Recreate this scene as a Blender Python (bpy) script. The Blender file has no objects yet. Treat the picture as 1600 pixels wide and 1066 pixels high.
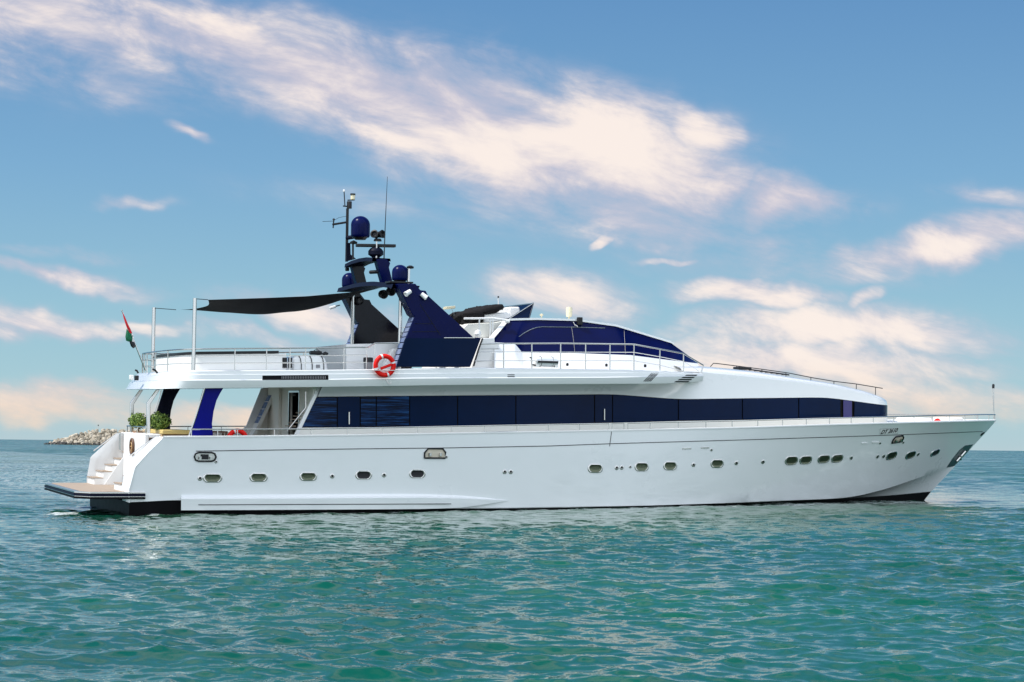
import bpy, bmesh, math, random
import numpy as np
from mathutils import Vector, Matrix, noise as mnoise
from mathutils.bvhtree import BVHTree

rnd = random.Random(7)
scene = bpy.context.scene
col = scene.collection

# ------------------------------------------------------------------ camera, exposure
F = 2870.0                       # focal length in pixels of a 1600 px wide frame
EYE = 2.06                       # eye height above the water (m)
ROLL = math.atan2(18, 1600)
cam_d = bpy.data.cameras.new("camera")
cam = bpy.data.objects.new("camera", cam_d)
col.objects.link(cam)
cam_d.sensor_width = 36.0
cam_d.sensor_fit = 'HORIZONTAL'
cam_d.lens = F * 36.0 / 1600.0
cam_d.shift_y = 162.0 / 1600.0
cam_d.clip_start = 0.5
cam_d.clip_end = 30000
cam.matrix_world = Matrix.Translation((0, 0, EYE)) @ Matrix.Rotation(math.radians(90), 4, 'X') @ Matrix.Rotation(ROLL, 4, 'Z')
scene.camera = cam
scene.view_settings.view_transform = 'Standard'
scene.view_settings.look = 'None'
scene.view_settings.exposure = 0.0
scene.view_settings.gamma = 1.0
scene.render.resolution_x, scene.render.resolution_y = 1024, 682
scene.cycles.max_bounces = 8
scene.cycles.use_denoising = True

# ------------------------------------------------------------------ node helpers
class NT:
    def __init__(self, tree):
        self.t = tree
    def n(self, kind, **kw):
        o = self.t.nodes.new(kind)
        for k, v in kw.items():
            setattr(o, k, v)
        return o
    def link(self, a, b):
        self.t.links.new(a, b)
    def put(self, sock, v):
        if hasattr(v, 'is_output'):
            self.link(v, sock)
        else:
            sock.default_value = v
    def m(self, op, a, b=None, c=None, clamp=False):
        o = self.n('ShaderNodeMath', operation=op, use_clamp=clamp)
        self.put(o.inputs[0], a)
        if b is not None: self.put(o.inputs[1], b)
        if c is not None: self.put(o.inputs[2], c)
        return o.outputs[0]
    def smooth(self, v, lo, hi, o0=0.0, o1=1.0):
        o = self.n('ShaderNodeMapRange', interpolation_type='SMOOTHSTEP')
        self.put(o.inputs[0], v); self.put(o.inputs[1], lo); self.put(o.inputs[2], hi)
        self.put(o.inputs[3], o0); self.put(o.inputs[4], o1)
        return o.outputs[0]
    def xyz(self, x, y, z):
        o = self.n('ShaderNodeCombineXYZ')
        self.put(o.inputs[0], x); self.put(o.inputs[1], y); self.put(o.inputs[2], z)
        return o.outputs[0]
    def noise(self, vec, scale, detail=4, rough=0.55, dist=0.0):
        o = self.n('ShaderNodeTexNoise')
        self.put(o.inputs['Vector'], vec)
        o.inputs['Scale'].default_value = scale
        o.inputs['Detail'].default_value = detail
        o.inputs['Roughness'].default_value = rough
        o.inputs['Distortion'].default_value = dist
        return o.outputs['Fac']
    def mix(self, fac, a, b, blend='MIX'):
        o = self.n('ShaderNodeMix', data_type='RGBA', blend_type=blend)
        self.put(o.inputs[0], fac)
        for s, v in ((o.inputs[6], a), (o.inputs[7], b)):
            if hasattr(v, 'is_output'): self.link(v, s)
            else: s.default_value = (*v, 1.0) if len(v) == 3 else v
        return o.outputs[2]
    def ramp(self, fac, stops, mode='LINEAR'):
        o = self.n('ShaderNodeValToRGB')
        o.color_ramp.interpolation = mode
        e = o.color_ramp.elements
        while len(e) < len(stops): e.new(0.5)
        for el, (p, c) in zip(e, stops):
            el.position = p; el.color = (*c, 1.0)
        self.put(o.inputs[0], fac)
        return o.outputs[0]

def srgb(r, g, b):
    f = lambda v: v / 12.92 if v <= 0.04045 else ((v + 0.055) / 1.055) ** 2.4
    return (f(r / 255), f(g / 255), f(b / 255))

# ------------------------------------------------------------------ sky and sun
X0, D0 = -12.82, 57.5                       # the yacht's after corner on the water
PSI, HEEL = math.radians(22.7), math.radians(1.0)
SUN_EL = math.radians(58)
SUN_AZ = math.radians(180 + 22.7 - 7)     # direction towards the sun, measured from +X to +Y
sun_dir = Vector((math.cos(SUN_EL) * math.cos(SUN_AZ), math.cos(SUN_EL) * math.sin(SUN_AZ), math.sin(SUN_EL)))

world = bpy.data.worlds.new("World")
scene.world = world
world.use_nodes = True
wt = NT(world.node_tree)
world.node_tree.nodes.clear()
out = wt.n('ShaderNodeOutputWorld')
bg = wt.n('ShaderNodeBackground')
wt.link(bg.outputs[0], out.inputs[0])
SKY_S = 0.10
CLOUD_GAIN = 2.1
bg.inputs[1].default_value = SKY_S
sky = wt.n('ShaderNodeTexSky', sky_type='NISHITA')
sky.sun_disc = False
sky.sun_elevation = SUN_EL
sky.sun_rotation = math.radians(90) - SUN_AZ
sky.air_density, sky.dust_density, sky.ozone_density = 1.0, 0.6, 2.0
geo = wt.n('ShaderNodeTexCoord')
sep = wt.n('ShaderNodeSeparateXYZ')
wt.link(geo.outputs['Generated'], sep.inputs[0])
dx, dy, dz = sep.outputs
ady = wt.m('MAXIMUM', wt.m('ABSOLUTE', dy), 0.12)
# cloud chart: bearing and height of a direction on an upright plane far off, in tenths of the focal length
cu = wt.m('MULTIPLY', wt.m('DIVIDE', dx, ady), F / 100)
cv = wt.m('MULTIPLY', wt.m('DIVIDE', dz, ady), F / 100)
base = wt.xyz(cu, cv, 0.0)
w1 = wt.noise(base, 0.9, 3, 0.5)
w2 = wt.noise(wt.xyz(cu, cv, 7.3), 0.9, 3, 0.5)
cuw = wt.m('ADD', cu, wt.m('MULTIPLY', wt.m('SUBTRACT', w1, 0.5), 1.1))
cvw = wt.m('ADD', cv, wt.m('MULTIPLY', wt.m('SUBTRACT', w2, 0.5), 0.8))
def chart(px, py):
    return ((px - 800) / 100, (695 - py) / 100)
CLOUDS = [  # centre x, y, half length, half height, tilt (deg, clockwise), weight
    (60, 30, 360, 95, 10, 0.80), (330, 65, 280, 68, 17, 0.95), (540, 140, 300, 95, 18, 1.2), (760, 205, 320, 112, 18, 1.35),
    (960, 240, 230, 105, 15, 1.35), (1095, 205, 90, 46, 4, 1.15), (960, 330, 240, 52, 14, 0.85), (1225, 316, 118, 46, -2, 1.25), (1110, 285, 120, 60, 8, 1.0),
    (1150, 385, 260, 70, 5, 0.45), (1480, 378, 230, 42, -12, 1.15), (1570, 345, 140, 42, -8, 1.0), (1540, 290, 120, 26, 2, 0.55),
    (1180, 458, 150, 24, 3, 1.0), (1345, 462, 42, 17, -22, 0.9), (1310, 512, 260, 44, 2, 1.15), (1260, 560, 300, 52, 3, 1.1),
    (1160, 590, 260, 70, 8, 0.85), (1440, 615, 300, 46, 4, 0.7), (70, 437, 170, 19, 8, 1.0), (70, 522, 150, 25, 3, 0.95), (240, 520, 110, 22, 5, 0.6),
    (75, 640, 220, 38, 3, 0.95), (310, 655, 360, 32, 0, 0.85), (500, 505, 190, 38, 14, 0.8), (880, 460, 150, 48, 8, 0.9), (390, 535, 140, 24, 14, 0.65),
    (195, 321, 90, 16, -4, 0.6), (290, 218, 44, 12, 24, 0.85), (945, 373, 32, 10, -8, 0.75), (1040, 402, 70, 10, 2, 0.6), (1370, 424, 50, 11, -5, 0.45),
    (600, 330, 320, 46, 10, 0.3), (1300, 420, 320, 50, -3, 0.42), (700, 560, 500, 60, 2, 0.35), (150, 125, 320, 75, 6, 0.5), (900, 150, 260, 40, 14, 0.55), (60, 400, 180, 18, 2, 0.5), (1100, 645, 560, 34, 0, 0.65),
]
total = None
for (x, y, a, b, ang, wgt) in CLOUDS:
    ox, oy = chart(x, y)
    th = math.radians(-ang)
    ddx = wt.m('SUBTRACT', cuw, ox); ddy = wt.m('SUBTRACT', cvw, oy)
    p = wt.m('ADD', wt.m('MULTIPLY', ddx, math.cos(th) * 100 / a), wt.m('MULTIPLY', ddy, math.sin(th) * 100 / a))
    q = wt.m('ADD', wt.m('MULTIPLY', ddx, -math.sin(th) * 100 / b), wt.m('MULTIPLY', ddy, math.cos(th) * 100 / b))
    r2 = wt.m('ADD', wt.m('MULTIPLY', p, p), wt.m('MULTIPLY', q, q))
    e = wt.m('MULTIPLY', wt.m('POWER', 2.718, wt.m('MULTIPLY', r2, -1.15)), wgt)
    total = e if total is None else wt.m('MAXIMUM', total, e)
ang = math.radians(-14)
su = wt.m('ADD', wt.m('MULTIPLY', cu, math.cos(ang)), wt.m('MULTIPLY', cv, math.sin(ang)))
sv = wt.m('ADD', wt.m('MULTIPLY', cu, -math.sin(ang)), wt.m('MULTIPLY', cv, math.cos(ang)))
fb = wt.noise(wt.xyz(wt.m('MULTIPLY', su, 0.45), sv, 2.0), 1.3, 9, 0.62, 0.35)
fb2 = wt.noise(wt.xyz(wt.m('MULTIPLY', su, 0.3), sv, 9.0), 0.55, 6, 0.55, 0.2)
fb3 = wt.noise(wt.xyz(wt.m('MULTIPLY', su, 0.30), wt.m('MULTIPLY', sv, 2.2), 5.0), 1.7, 8, 0.66, 0.6)
dens = wt.m('ADD', wt.m('MULTIPLY', total, 1.0), wt.m('ADD', wt.m('MULTIPLY', wt.m('SUBTRACT', fb, 0.5), 1.7), wt.m('ADD', wt.m('MULTIPLY', wt.m('SUBTRACT', fb2, 0.5), 1.0), wt.m('MULTIPLY', wt.m('SUBTRACT', fb3, 0.5), 0.55))))
dens = wt.m('MULTIPLY', dens, wt.smooth(total, 0.0, 0.5))
front = wt.smooth(dens, -0.04, 1.12)
# broken cloud over the rest of the sky, by direction
bn = wt.noise(geo.outputs['Generated'], 2.6, 7, 0.6, 0.3)
rest = wt.m('MULTIPLY', wt.smooth(wt.m('ADD', bn, wt.smooth(dy, 0.2, -0.3, 0.0, 0.10)), 0.44, 0.62), 0.9)
away = wt.m('MAXIMUM', wt.smooth(dz, 0.30, 0.50), wt.smooth(dy, 0.55, 0.35))
mask = wt.m('ADD', wt.m('MULTIPLY', front, wt.m('SUBTRACT', 1.0, away)), wt.m('MULTIPLY', rest, away))
# clear sky: Nishita pulled towards the photographed blue by height
rmp = wt.ramp(wt.m('POWER', wt.m('MAXIMUM', dz, 0.0), 0.5), [
    (0.0, srgb(186, 211, 221)), (0.16, srgb(166, 207, 220)), (0.27, srgb(147, 195, 217)), (0.38, srgb(121, 173, 212)), (0.50, srgb(92, 145, 197)), (1.0, srgb(60, 105, 165))])
scaled = wt.mix(1.0, rmp, (1 / SKY_S,) * 3, 'MULTIPLY')
clear = wt.mix(0.85, sky.outputs[0], scaled)
lit = wt.smooth(wt.m('ADD', dens, wt.m('ADD', wt.m('MULTIPLY', wt.m('SUBTRACT', fb2, 0.5), 2.2), wt.m('MULTIPLY', wt.m('SUBTRACT', fb, 0.5), 1.2))), 0.28, 1.45)
ccol = wt.mix(lit, srgb(203, 199, 214), srgb(255, 241, 232))
warm = wt.smooth(dz, 0.055, 0.0)
ccol = wt.mix(warm, ccol, srgb(243, 219, 198))
ccol = wt.mix(wt.smooth(dy, 0.25, -0.1), ccol, srgb(238, 241, 246))
cscaled = wt.mix(1.0, ccol, (1 / SKY_S,) * 3, 'MULTIPLY')
# extra brightness added to the unseen clouds behind the camera, lighting the shaded hull
gain = wt.smooth(dy, 0.25, -0.25, 1.0, CLOUD_GAIN)
cscaled = wt.mix(1.0, cscaled, wt.xyz(wt.m('POWER', gain, 0.90), wt.m('POWER', gain, 0.98), wt.m('POWER', gain, 1.05)), 'MULTIPLY')
final = wt.mix(wt.m('MULTIPLY', mask, 0.95), clear, cscaled)
wt.link(final, bg.inputs[0])

sun_l = bpy.data.lights.new("sun", 'SUN')
sun_l.energy = 4.6
sun_l.angle = math.radians(0.5)
sun_l.color = (1.0, 0.955, 0.89)
sun = bpy.data.objects.new("sun", sun_l)
col.objects.link(sun)
sun.rotation_euler = sun_dir.to_track_quat('Z', 'Y').to_euler()

# ------------------------------------------------------------------ materials
MATS = {}
def mat(name, base, rough=0.5, metal=0.0, coat=0.0, ior=1.5, var=0.0, vscale=3.0, bump=0.0, bscale=20.0, stretch=(1, 1, 1), spec=0.5, coat_ior=1.5):
    if name in MATS: return MATS[name]
    m = bpy.data.materials.new(name); m.use_nodes = True
    t = NT(m.node_tree); b = m.node_tree.nodes['Principled BSDF']
    b.inputs['Base Color'].default_value = (*base, 1)
    b.inputs['Roughness'].default_value = rough
    b.inputs['Metallic'].default_value = metal
    b.inputs['IOR'].default_value = ior
    b.inputs['Coat Weight'].default_value = coat
    b.inputs['Coat Roughness'].default_value = 0.04
    b.inputs['Coat IOR'].default_value = coat_ior
    b.inputs['Specular IOR Level'].default_value = spec
    tc = t.n('ShaderNodeTexCoord')
    mp = t.n('ShaderNodeMapping'); mp.inputs['Scale'].default_value = stretch
    t.link(tc.outputs['Object'], mp.inputs[0])
    if var:
        f = t.noise(mp.outputs[0], vscale, 5, 0.6)
        lo = tuple(max(0, c * (1 - var)) for c in base); hi = tuple(min(1, c * (1 + var)) for c in base)
        t.link(t.mix(f, lo, hi), b.inputs['Base Color'])
        t.link(t.m('ADD', t.m('MULTIPLY', f, 0.15), max(rough - 0.06, 0.0)), b.inputs['Roughness'])
    if bump:
        bp = t.n('ShaderNodeBump'); bp.inputs['Strength'].default_value = bump; bp.inputs['Distance'].default_value = 0.02
        t.link(t.noise(mp.outputs[0], bscale, 4, 0.6), bp.inputs['Height'])
        t.link(bp.outputs[0], b.inputs['Normal'])
    MATS[name] = m
    return m

WHITE = mat('white_gelcoat', (0.80, 0.81, 0.81), 0.28, coat=1.0, var=0.03, vscale=0.35, ior=1.55, bump=0.05, bscale=0.5, coat_ior=1.75)
WHITE2 = mat('white_paint_matt', (0.80, 0.80, 0.79), 0.45, var=0.03, vscale=1.5)
CREAM = mat('cream_gelcoat', (0.80, 0.785, 0.72), 0.45, var=0.04, vscale=1.2)
NAVY = mat('navy_paint', (0.0003, 0.0035, 0.052), 0.25, coat=0.0, var=0.35, vscale=1.3, spec=0.10)
ROYAL = mat('royal_blue_paint', (0.001, 0.003, 0.16), 0.35, var=0.2, vscale=1.0, spec=0.1)
GLASS = mat('tinted_glass', (0.0006, 0.0085, 0.037), 0.06, var=0.5, vscale=0.35, spec=0.07, bump=0.12, bscale=0.9)
GLASS_REFL = mat('tinted_glass_painted_reflections', (0.006, 0.030, 0.105), 0.06, spec=0.1)  # blue streaks painted into the pane colour imitate broken reflections
def painted_reflection_nodes(m):
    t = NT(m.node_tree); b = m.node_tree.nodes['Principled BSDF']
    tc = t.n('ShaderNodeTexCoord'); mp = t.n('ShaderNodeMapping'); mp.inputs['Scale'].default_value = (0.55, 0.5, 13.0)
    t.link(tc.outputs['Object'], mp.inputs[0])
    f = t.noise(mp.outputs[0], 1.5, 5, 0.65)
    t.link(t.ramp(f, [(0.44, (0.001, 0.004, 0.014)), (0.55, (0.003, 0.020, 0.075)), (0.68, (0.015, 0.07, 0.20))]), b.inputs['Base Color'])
painted_reflection_nodes(GLASS_REFL)
GLASS2 = mat('violet_pane', (0.045, 0.04, 0.15), 0.12, spec=0.2)
GLOSSBLACK = mat('gloss_black_panel', (0.003, 0.003, 0.008), 0.12, spec=0.22, bump=0.15, bscale=1.2)
NAVYGLASS = mat('navy_pilothouse_glass', (0.0008, 0.004, 0.052), 0.10, var=0.6, vscale=0.5, spec=0.08)
BLACK = mat('black_antifouling', (0.003, 0.003, 0.004), 0.5, var=0.3, spec=0.1)
DARK = mat('dark_fitting', (0.010, 0.010, 0.012), 0.45, spec=0.35)
NAVYDARK = mat('dark_navy_fitting', (0.004, 0.006, 0.020), 0.5, spec=0.12)
STEEL = mat('stainless_steel', (0.60, 0.585, 0.56), 0.22, metal=1.0)
TEAK = mat('teak_planks', (0.34, 0.265, 0.20), 0.6, var=0.35, vscale=2.5, stretch=(0.6, 12, 1), bump=0.2, bscale=8)
SAILM = mat('shade_cloth', (0.005, 0.0055, 0.008), 0.8, spec=0.1, var=0.3, vscale=1.2, bump=0.25, bscale=5)
CANVAS = mat('dark_canvas', (0.012, 0.011, 0.012), 0.8, spec=0.15, var=0.3, vscale=3, bump=0.5, bscale=9)
RED = mat('red_plastic', (0.74, 0.010, 0.006), 0.45, spec=0.2)
PORT = mat('porthole_glass', (0.10, 0.112, 0.075), 0.16, metal=0.85)
GREY = mat('grey_plastic', (0.22, 0.22, 0.23), 0.45)
YELLOW = mat('honey_wood', (0.62, 0.47, 0.17), 0.4, var=0.2, vscale=4)
BEIGE = mat('beige_cushion', (0.66, 0.52, 0.35), 0.8, var=0.1)
IVORY = mat('ivory_plastic', (0.78, 0.70, 0.48), 0.4)
GREEN = mat('flag_green', (0.0, 0.12, 0.05), 0.8)
FLAGRED = mat('flag_red', (0.62, 0.01, 0.02), 0.8)
WOOD = mat('dark_wood', (0.10, 0.045, 0.02), 0.5, var=0.3)
BRASS = mat('gilded_wood', (0.45, 0.28, 0.12), 0.45, var=0.3, vscale=8)
BARK = mat('bark', (0.10, 0.07, 0.045), 0.9, var=0.4)
TERRA = mat('clay_pot', (0.42, 0.22, 0.12), 0.8, var=0.2)

def leaf_mat():
    m = bpy.data.materials.new('shrub_leaves'); m.use_nodes = True
    t = NT(m.node_tree); b = m.node_tree.nodes['Principled BSDF']
    g = t.n('ShaderNodeNewGeometry')
    c = t.ramp(g.outputs['Random Per Island'], [(0.0, (0.04, 0.10, 0.012)), (0.5, (0.12, 0.22, 0.03)), (1.0, (0.28, 0.38, 0.07))])
    t.link(c, b.inputs['Base Color']); b.inputs['Roughness'].default_value = 0.5
    return m
LEAF = leaf_mat()

def rock_mat():
    m = bpy.data.materials.new('breakwater_rock'); m.use_nodes = True
    t = NT(m.node_tree); b = m.node_tree.nodes['Principled BSDF']
    oi = t.n('ShaderNodeObjectInfo'); tc = t.n('ShaderNodeTexCoord')
    f = t.noise(tc.outputs['Object'], 1.1, 6, 0.65)
    k = t.m('ADD', t.m('MULTIPLY', oi.outputs['Random'], 0.6), t.m('MULTIPLY', f, 0.5))
    t.link(t.ramp(k, [(0.1, (0.17, 0.145, 0.11)), (0.5, (0.33, 0.285, 0.22)), (0.95, (0.52, 0.465, 0.38))]), b.inputs['Base Color'])
    b.inputs['Roughness'].default_value = 0.9
    bp = t.n('ShaderNodeBump'); bp.inputs['Strength'].default_value = 0.8; bp.inputs['Distance'].default_value = 0.25
    t.link(f, bp.inputs['Height']); t.link(bp.outputs[0], b.inputs['Normal'])
    return m
ROCK = rock_mat()
WETROCK = mat('wet_rock', (0.035, 0.032, 0.028), 0.5, var=0.4, vscale=0.4)

# ------------------------------------------------------------------ yacht frame and tracing helpers
YM = Matrix.Translation((X0, D0, 0)) @ Matrix.Rotation(PSI, 4, 'Z') @ Matrix.Rotation(HEEL, 4, 'X')
YI = YM.inverted()
OL = np.array(YI @ Vector((0, 0, EYE)))
def ray(px, py):
    a, b = px - 800, py - 695
    c, s = math.cos(ROLL), math.sin(ROLL)
    u = (c * a + s * b) / F; v = (-s * a + c * b) / F
    return np.array(YI.to_3x3() @ Vector((u, 1, -v)))
def P(px, py, y):
    d = ray(px, py); return OL + d * ((y - OL[1]) / d[1])
def PX(px, py, x):
    d = ray(px, py); return OL + d * ((x - OL[0]) / d[0])
def PZ(px, py, z):
    d = ray(px, py); return OL + d * ((z - OL[2]) / d[2])
def Q(px, py, yf):
    if not callable(yf): return P(px, py, yf)
    y = -2.5
    for _ in range(12):
        p = P(px, py, y); y = yf(p[0])
    return P(px, py, y)
def pix(p):
    w = YM @ Vector(p); u = F * w.x / w.y; v = -F * (w.z - EYE) / w.y
    c, s = math.cos(ROLL), math.sin(ROLL)
    return 800 + c * u - s * v, 695 + s * u + c * v
def dense(curve, n=80):
    a = np.array(curve, float)
    d = np.r_[0, np.cumsum(np.hypot(*np.diff(a, axis=0).T))]
    t = np.linspace(0, d[-1], n)
    return np.c_[np.interp(t, d, a[:, 0]), np.interp(t, d, a[:, 1])]
def fz(curve, yf, n=90, sm=3):
    pts = np.array([Q(px, py, yf) for px, py in dense(curve, n)])
    z = pts[:, 2].copy()
    for _ in range(sm):
        z[1:-1] = (z[:-2] + 2 * z[1:-1] + z[2:]) / 4
    o = np.argsort(pts[:, 0])
    xs, zs = pts[o, 0], z[o]
    return lambda x: float(np.interp(x, xs, zs))

class MB:
    def __init__(self):
        self.v = []; self.f = []; self.mi = []
    def add(self, verts, faces, mi=0):
        o = len(self.v)
        self.v += [tuple(float(q) for q in p) for p in verts]
        self.f += [tuple(i + o for i in f) for f in faces]
        self.mi += [mi] * len(faces)
        return self
    def obox(self, c, ax, ay, az, mi=0):
        c, ax, ay, az = (np.array(q, float) for q in (c, ax, ay, az))
        vs = [c + sx * ax + sy * ay + sz * az for sz in (-1, 1) for sy in (-1, 1) for sx in (-1, 1)]
        return self.add(vs, [(0, 2, 3, 1), (4, 5, 7, 6), (0, 1, 5, 4), (2, 6, 7, 3), (0, 4, 6, 2), (1, 3, 7, 5)], mi)
    def box(self, x0, x1, y0, y1, z0, z1, mi=0):
        return self.obox(((x0 + x1) / 2, (y0 + y1) / 2, (z0 + z1) / 2), ((x1 - x0) / 2, 0, 0), (0, (y1 - y0) / 2, 0), (0, 0, (z1 - z0) / 2), mi)
    def prism(self, pts, vec, mi=0):
        pts = [np.array(p, float) for p in pts]; vec = np.array(vec, float); n = len(pts)
        fs = [tuple(range(n)), tuple(range(2 * n - 1, n - 1, -1))]
        fs += [(i, i + n, (i + 1) % n + n, (i + 1) % n) for i in range(n)]
        return self.add(pts + [p + vec for p in pts], fs, mi)
    def bridge(self, A, B, mi=0):
        n = len(A)
        fs = [tuple(range(n)), tuple(range(2 * n - 1, n - 1, -1))]
        fs += [(i, i + n, (i + 1) % n + n, (i + 1) % n) for i in range(n)]
        return self.add(list(A) + list(B), fs, mi)
    def grid(self, rows, mi=0, closed=False):
        r, n = len(rows), len(rows[0])
        fs = []
        for i in range(r - 1):
            for j in range(n if closed else n - 1):
                k = (j + 1) % n
                fs.append((i * n + j, i * n + k, (i + 1) * n + k, (i + 1) * n + j))
        return self.add([p for row in rows for p in row], fs, mi)
    def tube(self, pts, r, n=8, mi=0, r2=None, closed=False):
        pts = [np.array(p, float) for p in pts]; m = len(pts); rows = []
        up = np.array([0.0, 0, 1]); prev = None
        for i, p in enumerate(pts):
            if closed: t = pts[(i + 1) % m] - pts[i - 1]
            else: t = pts[min(i + 1, m - 1)] - pts[max(i - 1, 0)]
            t = t / (np.linalg.norm(t) + 1e-9)
            a = prev if prev is not None else (up if abs(t[2]) < 0.9 else np.array([1.0, 0, 0]))
            b = np.cross(t, a); b /= np.linalg.norm(b) + 1e-9; a = np.cross(b, t); prev = a
            rr = r if r2 is None else r + (r2 - r) * i / max(m - 1, 1)
            rows.append([p + rr * (math.cos(q) * a + math.sin(q) * b) for q in np.linspace(0, 2 * math.pi, n, endpoint=False)])
        if closed: rows.append(rows[0])
        self.grid(rows, mi, closed=True)
        if not closed:
            o = len(self.v) - m * n
            self.f += [tuple(o + j for j in range(n)), tuple(o + (m - 1) * n + j for j in range(n))]; self.mi += [mi, mi]
        return self
    def lathe(self, prof, c, axis=(0, 0, 1), n=20, mi=0):
        ax = Vector(axis).normalized(); q = ax.to_track_quat('Z', 'Y'); c = Vector(c)
        rows = [[tuple(c + q @ Vector((max(r, 1e-4) * math.cos(a), max(r, 1e-4) * math.sin(a), z))) for a in np.linspace(0, 2 * math.pi, n, endpoint=False)] for r, z in prof]
        return self.grid(rows, mi, closed=True)
    def mirror(self):
        o = len(self.v); nf = len(self.f)
        self.v += [(x, -y, z) for x, y, z in self.v]
        self.f += [tuple(i + o for i in reversed(f)) for f in self.f[:nf]]
        self.mi += self.mi[:nf]
        return self
    def build(self, name, m, parent=None, smooth=True, base=(0, 0, 0), sharp=35, bevel=0.0):
        me = bpy.data.meshes.new(name)
        bx, by, bz = base
        me.from_pydata([(x - bx, y - by, z - bz) for x, y, z in self.v], [], self.f)
        for mm in (m if isinstance(m, (list, tuple)) else [m]): me.materials.append(mm)
        me.polygons.foreach_set('material_index', self.mi)
        bm = bmesh.new(); bm.from_mesh(me)
        bmesh.ops.remove_doubles(bm, verts=bm.verts, dist=1e-5)
        bmesh.ops.recalc_face_normals(bm, faces=bm.faces)
        bm.to_mesh(me); bm.free()
        if smooth:
            me.polygons.foreach_set('use_smooth', [True] * len(me.polygons))
            me.set_sharp_from_angle(angle=math.radians(sharp))
        o = bpy.data.objects.new(name, me); col.objects.link(o)
        if parent is not None: o.parent = parent
        if bevel:
            bv = o.modifiers.new('bevel', 'BEVEL'); bv.width = bevel; bv.segments = 2; bv.limit_method = 'ANGLE'; bv.angle_limit = math.radians(40)
        return o

def tag(o, label=None, cat=None, group=None, kind=None):
    for k, v in (('label', label), ('category', cat), ('group', group), ('kind', kind)):
        if v: o[k] = v
    return o
def aboard(name, base, label, cat, group=None):
    """an Empty standing on the yacht at a yacht-frame point"""
    o = bpy.data.objects.new(name, None); o.empty_display_size = 0.2; col.objects.link(o)
    o.matrix_world = YM @ Matrix.Translation(Vector(base))
    return tag(o, label, cat, group)
def bvh_of(o):
    return BVHTree.FromPolygons([v.co.copy() for v in o.data.vertices], [tuple(p.vertices) for p in o.data.polygons])
def hit(bvh, px, py):
    d = Vector(ray(px, py)).normalized()
    loc, nor, _, _ = bvh.ray_cast(Vector(OL), d)
    if loc is None: return None, None
    if nor.dot(d) > 0: nor = -nor
    return np.array(loc), np.array(nor)
def decal(bvh, poly, lift=0.006, thick=0.012):
    """a thin plate lying on a traced surface: closed solid"""
    if len(poly) == 4:
        c4 = [np.array(p, float) for p in poly]
        nu = max(1, int(max(np.hypot(*(c4[1] - c4[0])), np.hypot(*(c4[2] - c4[3]))) / 4)); nv = max(1, int(max(np.hypot(*(c4[3] - c4[0])), np.hypot(*(c4[2] - c4[1]))) / 2.5))
        top, bot = [], []
        for j in range(nv + 1):
            ra, rb_ = [], []
            for i in range(nu + 1):
                a, b = i / nu, j / nv
                p = (c4[0] * (1 - a) + c4[1] * a) * (1 - b) + (c4[3] * (1 - a) + c4[2] * a) * b
                l, n = hit(bvh, *p)
                if l is None: return None
                ra.append(l + n * lift); rb_.append(l + n * (lift - thick))
            top.append(ra); bot.append(rb_)
        rim_t = top[0] + [r[-1] for r in top[1:]] + top[-1][-2::-1] + [r[0] for r in top[-2:0:-1]]
        rim_b = bot[0] + [r[-1] for r in bot[1:]] + bot[-1][-2::-1] + [r[0] for r in bot[-2:0:-1]]
        return MB().grid(top).grid(bot).grid([rim_t + rim_t[:1], rim_b + rim_b[:1]])
    A, B = [], []
    for px, py in poly:
        l, n = hit(bvh, px, py)
        if l is None: return None
        A.append(l + n * lift); B.append(l + n * (lift - thick))
    return MB().bridge(A, B)

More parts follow.
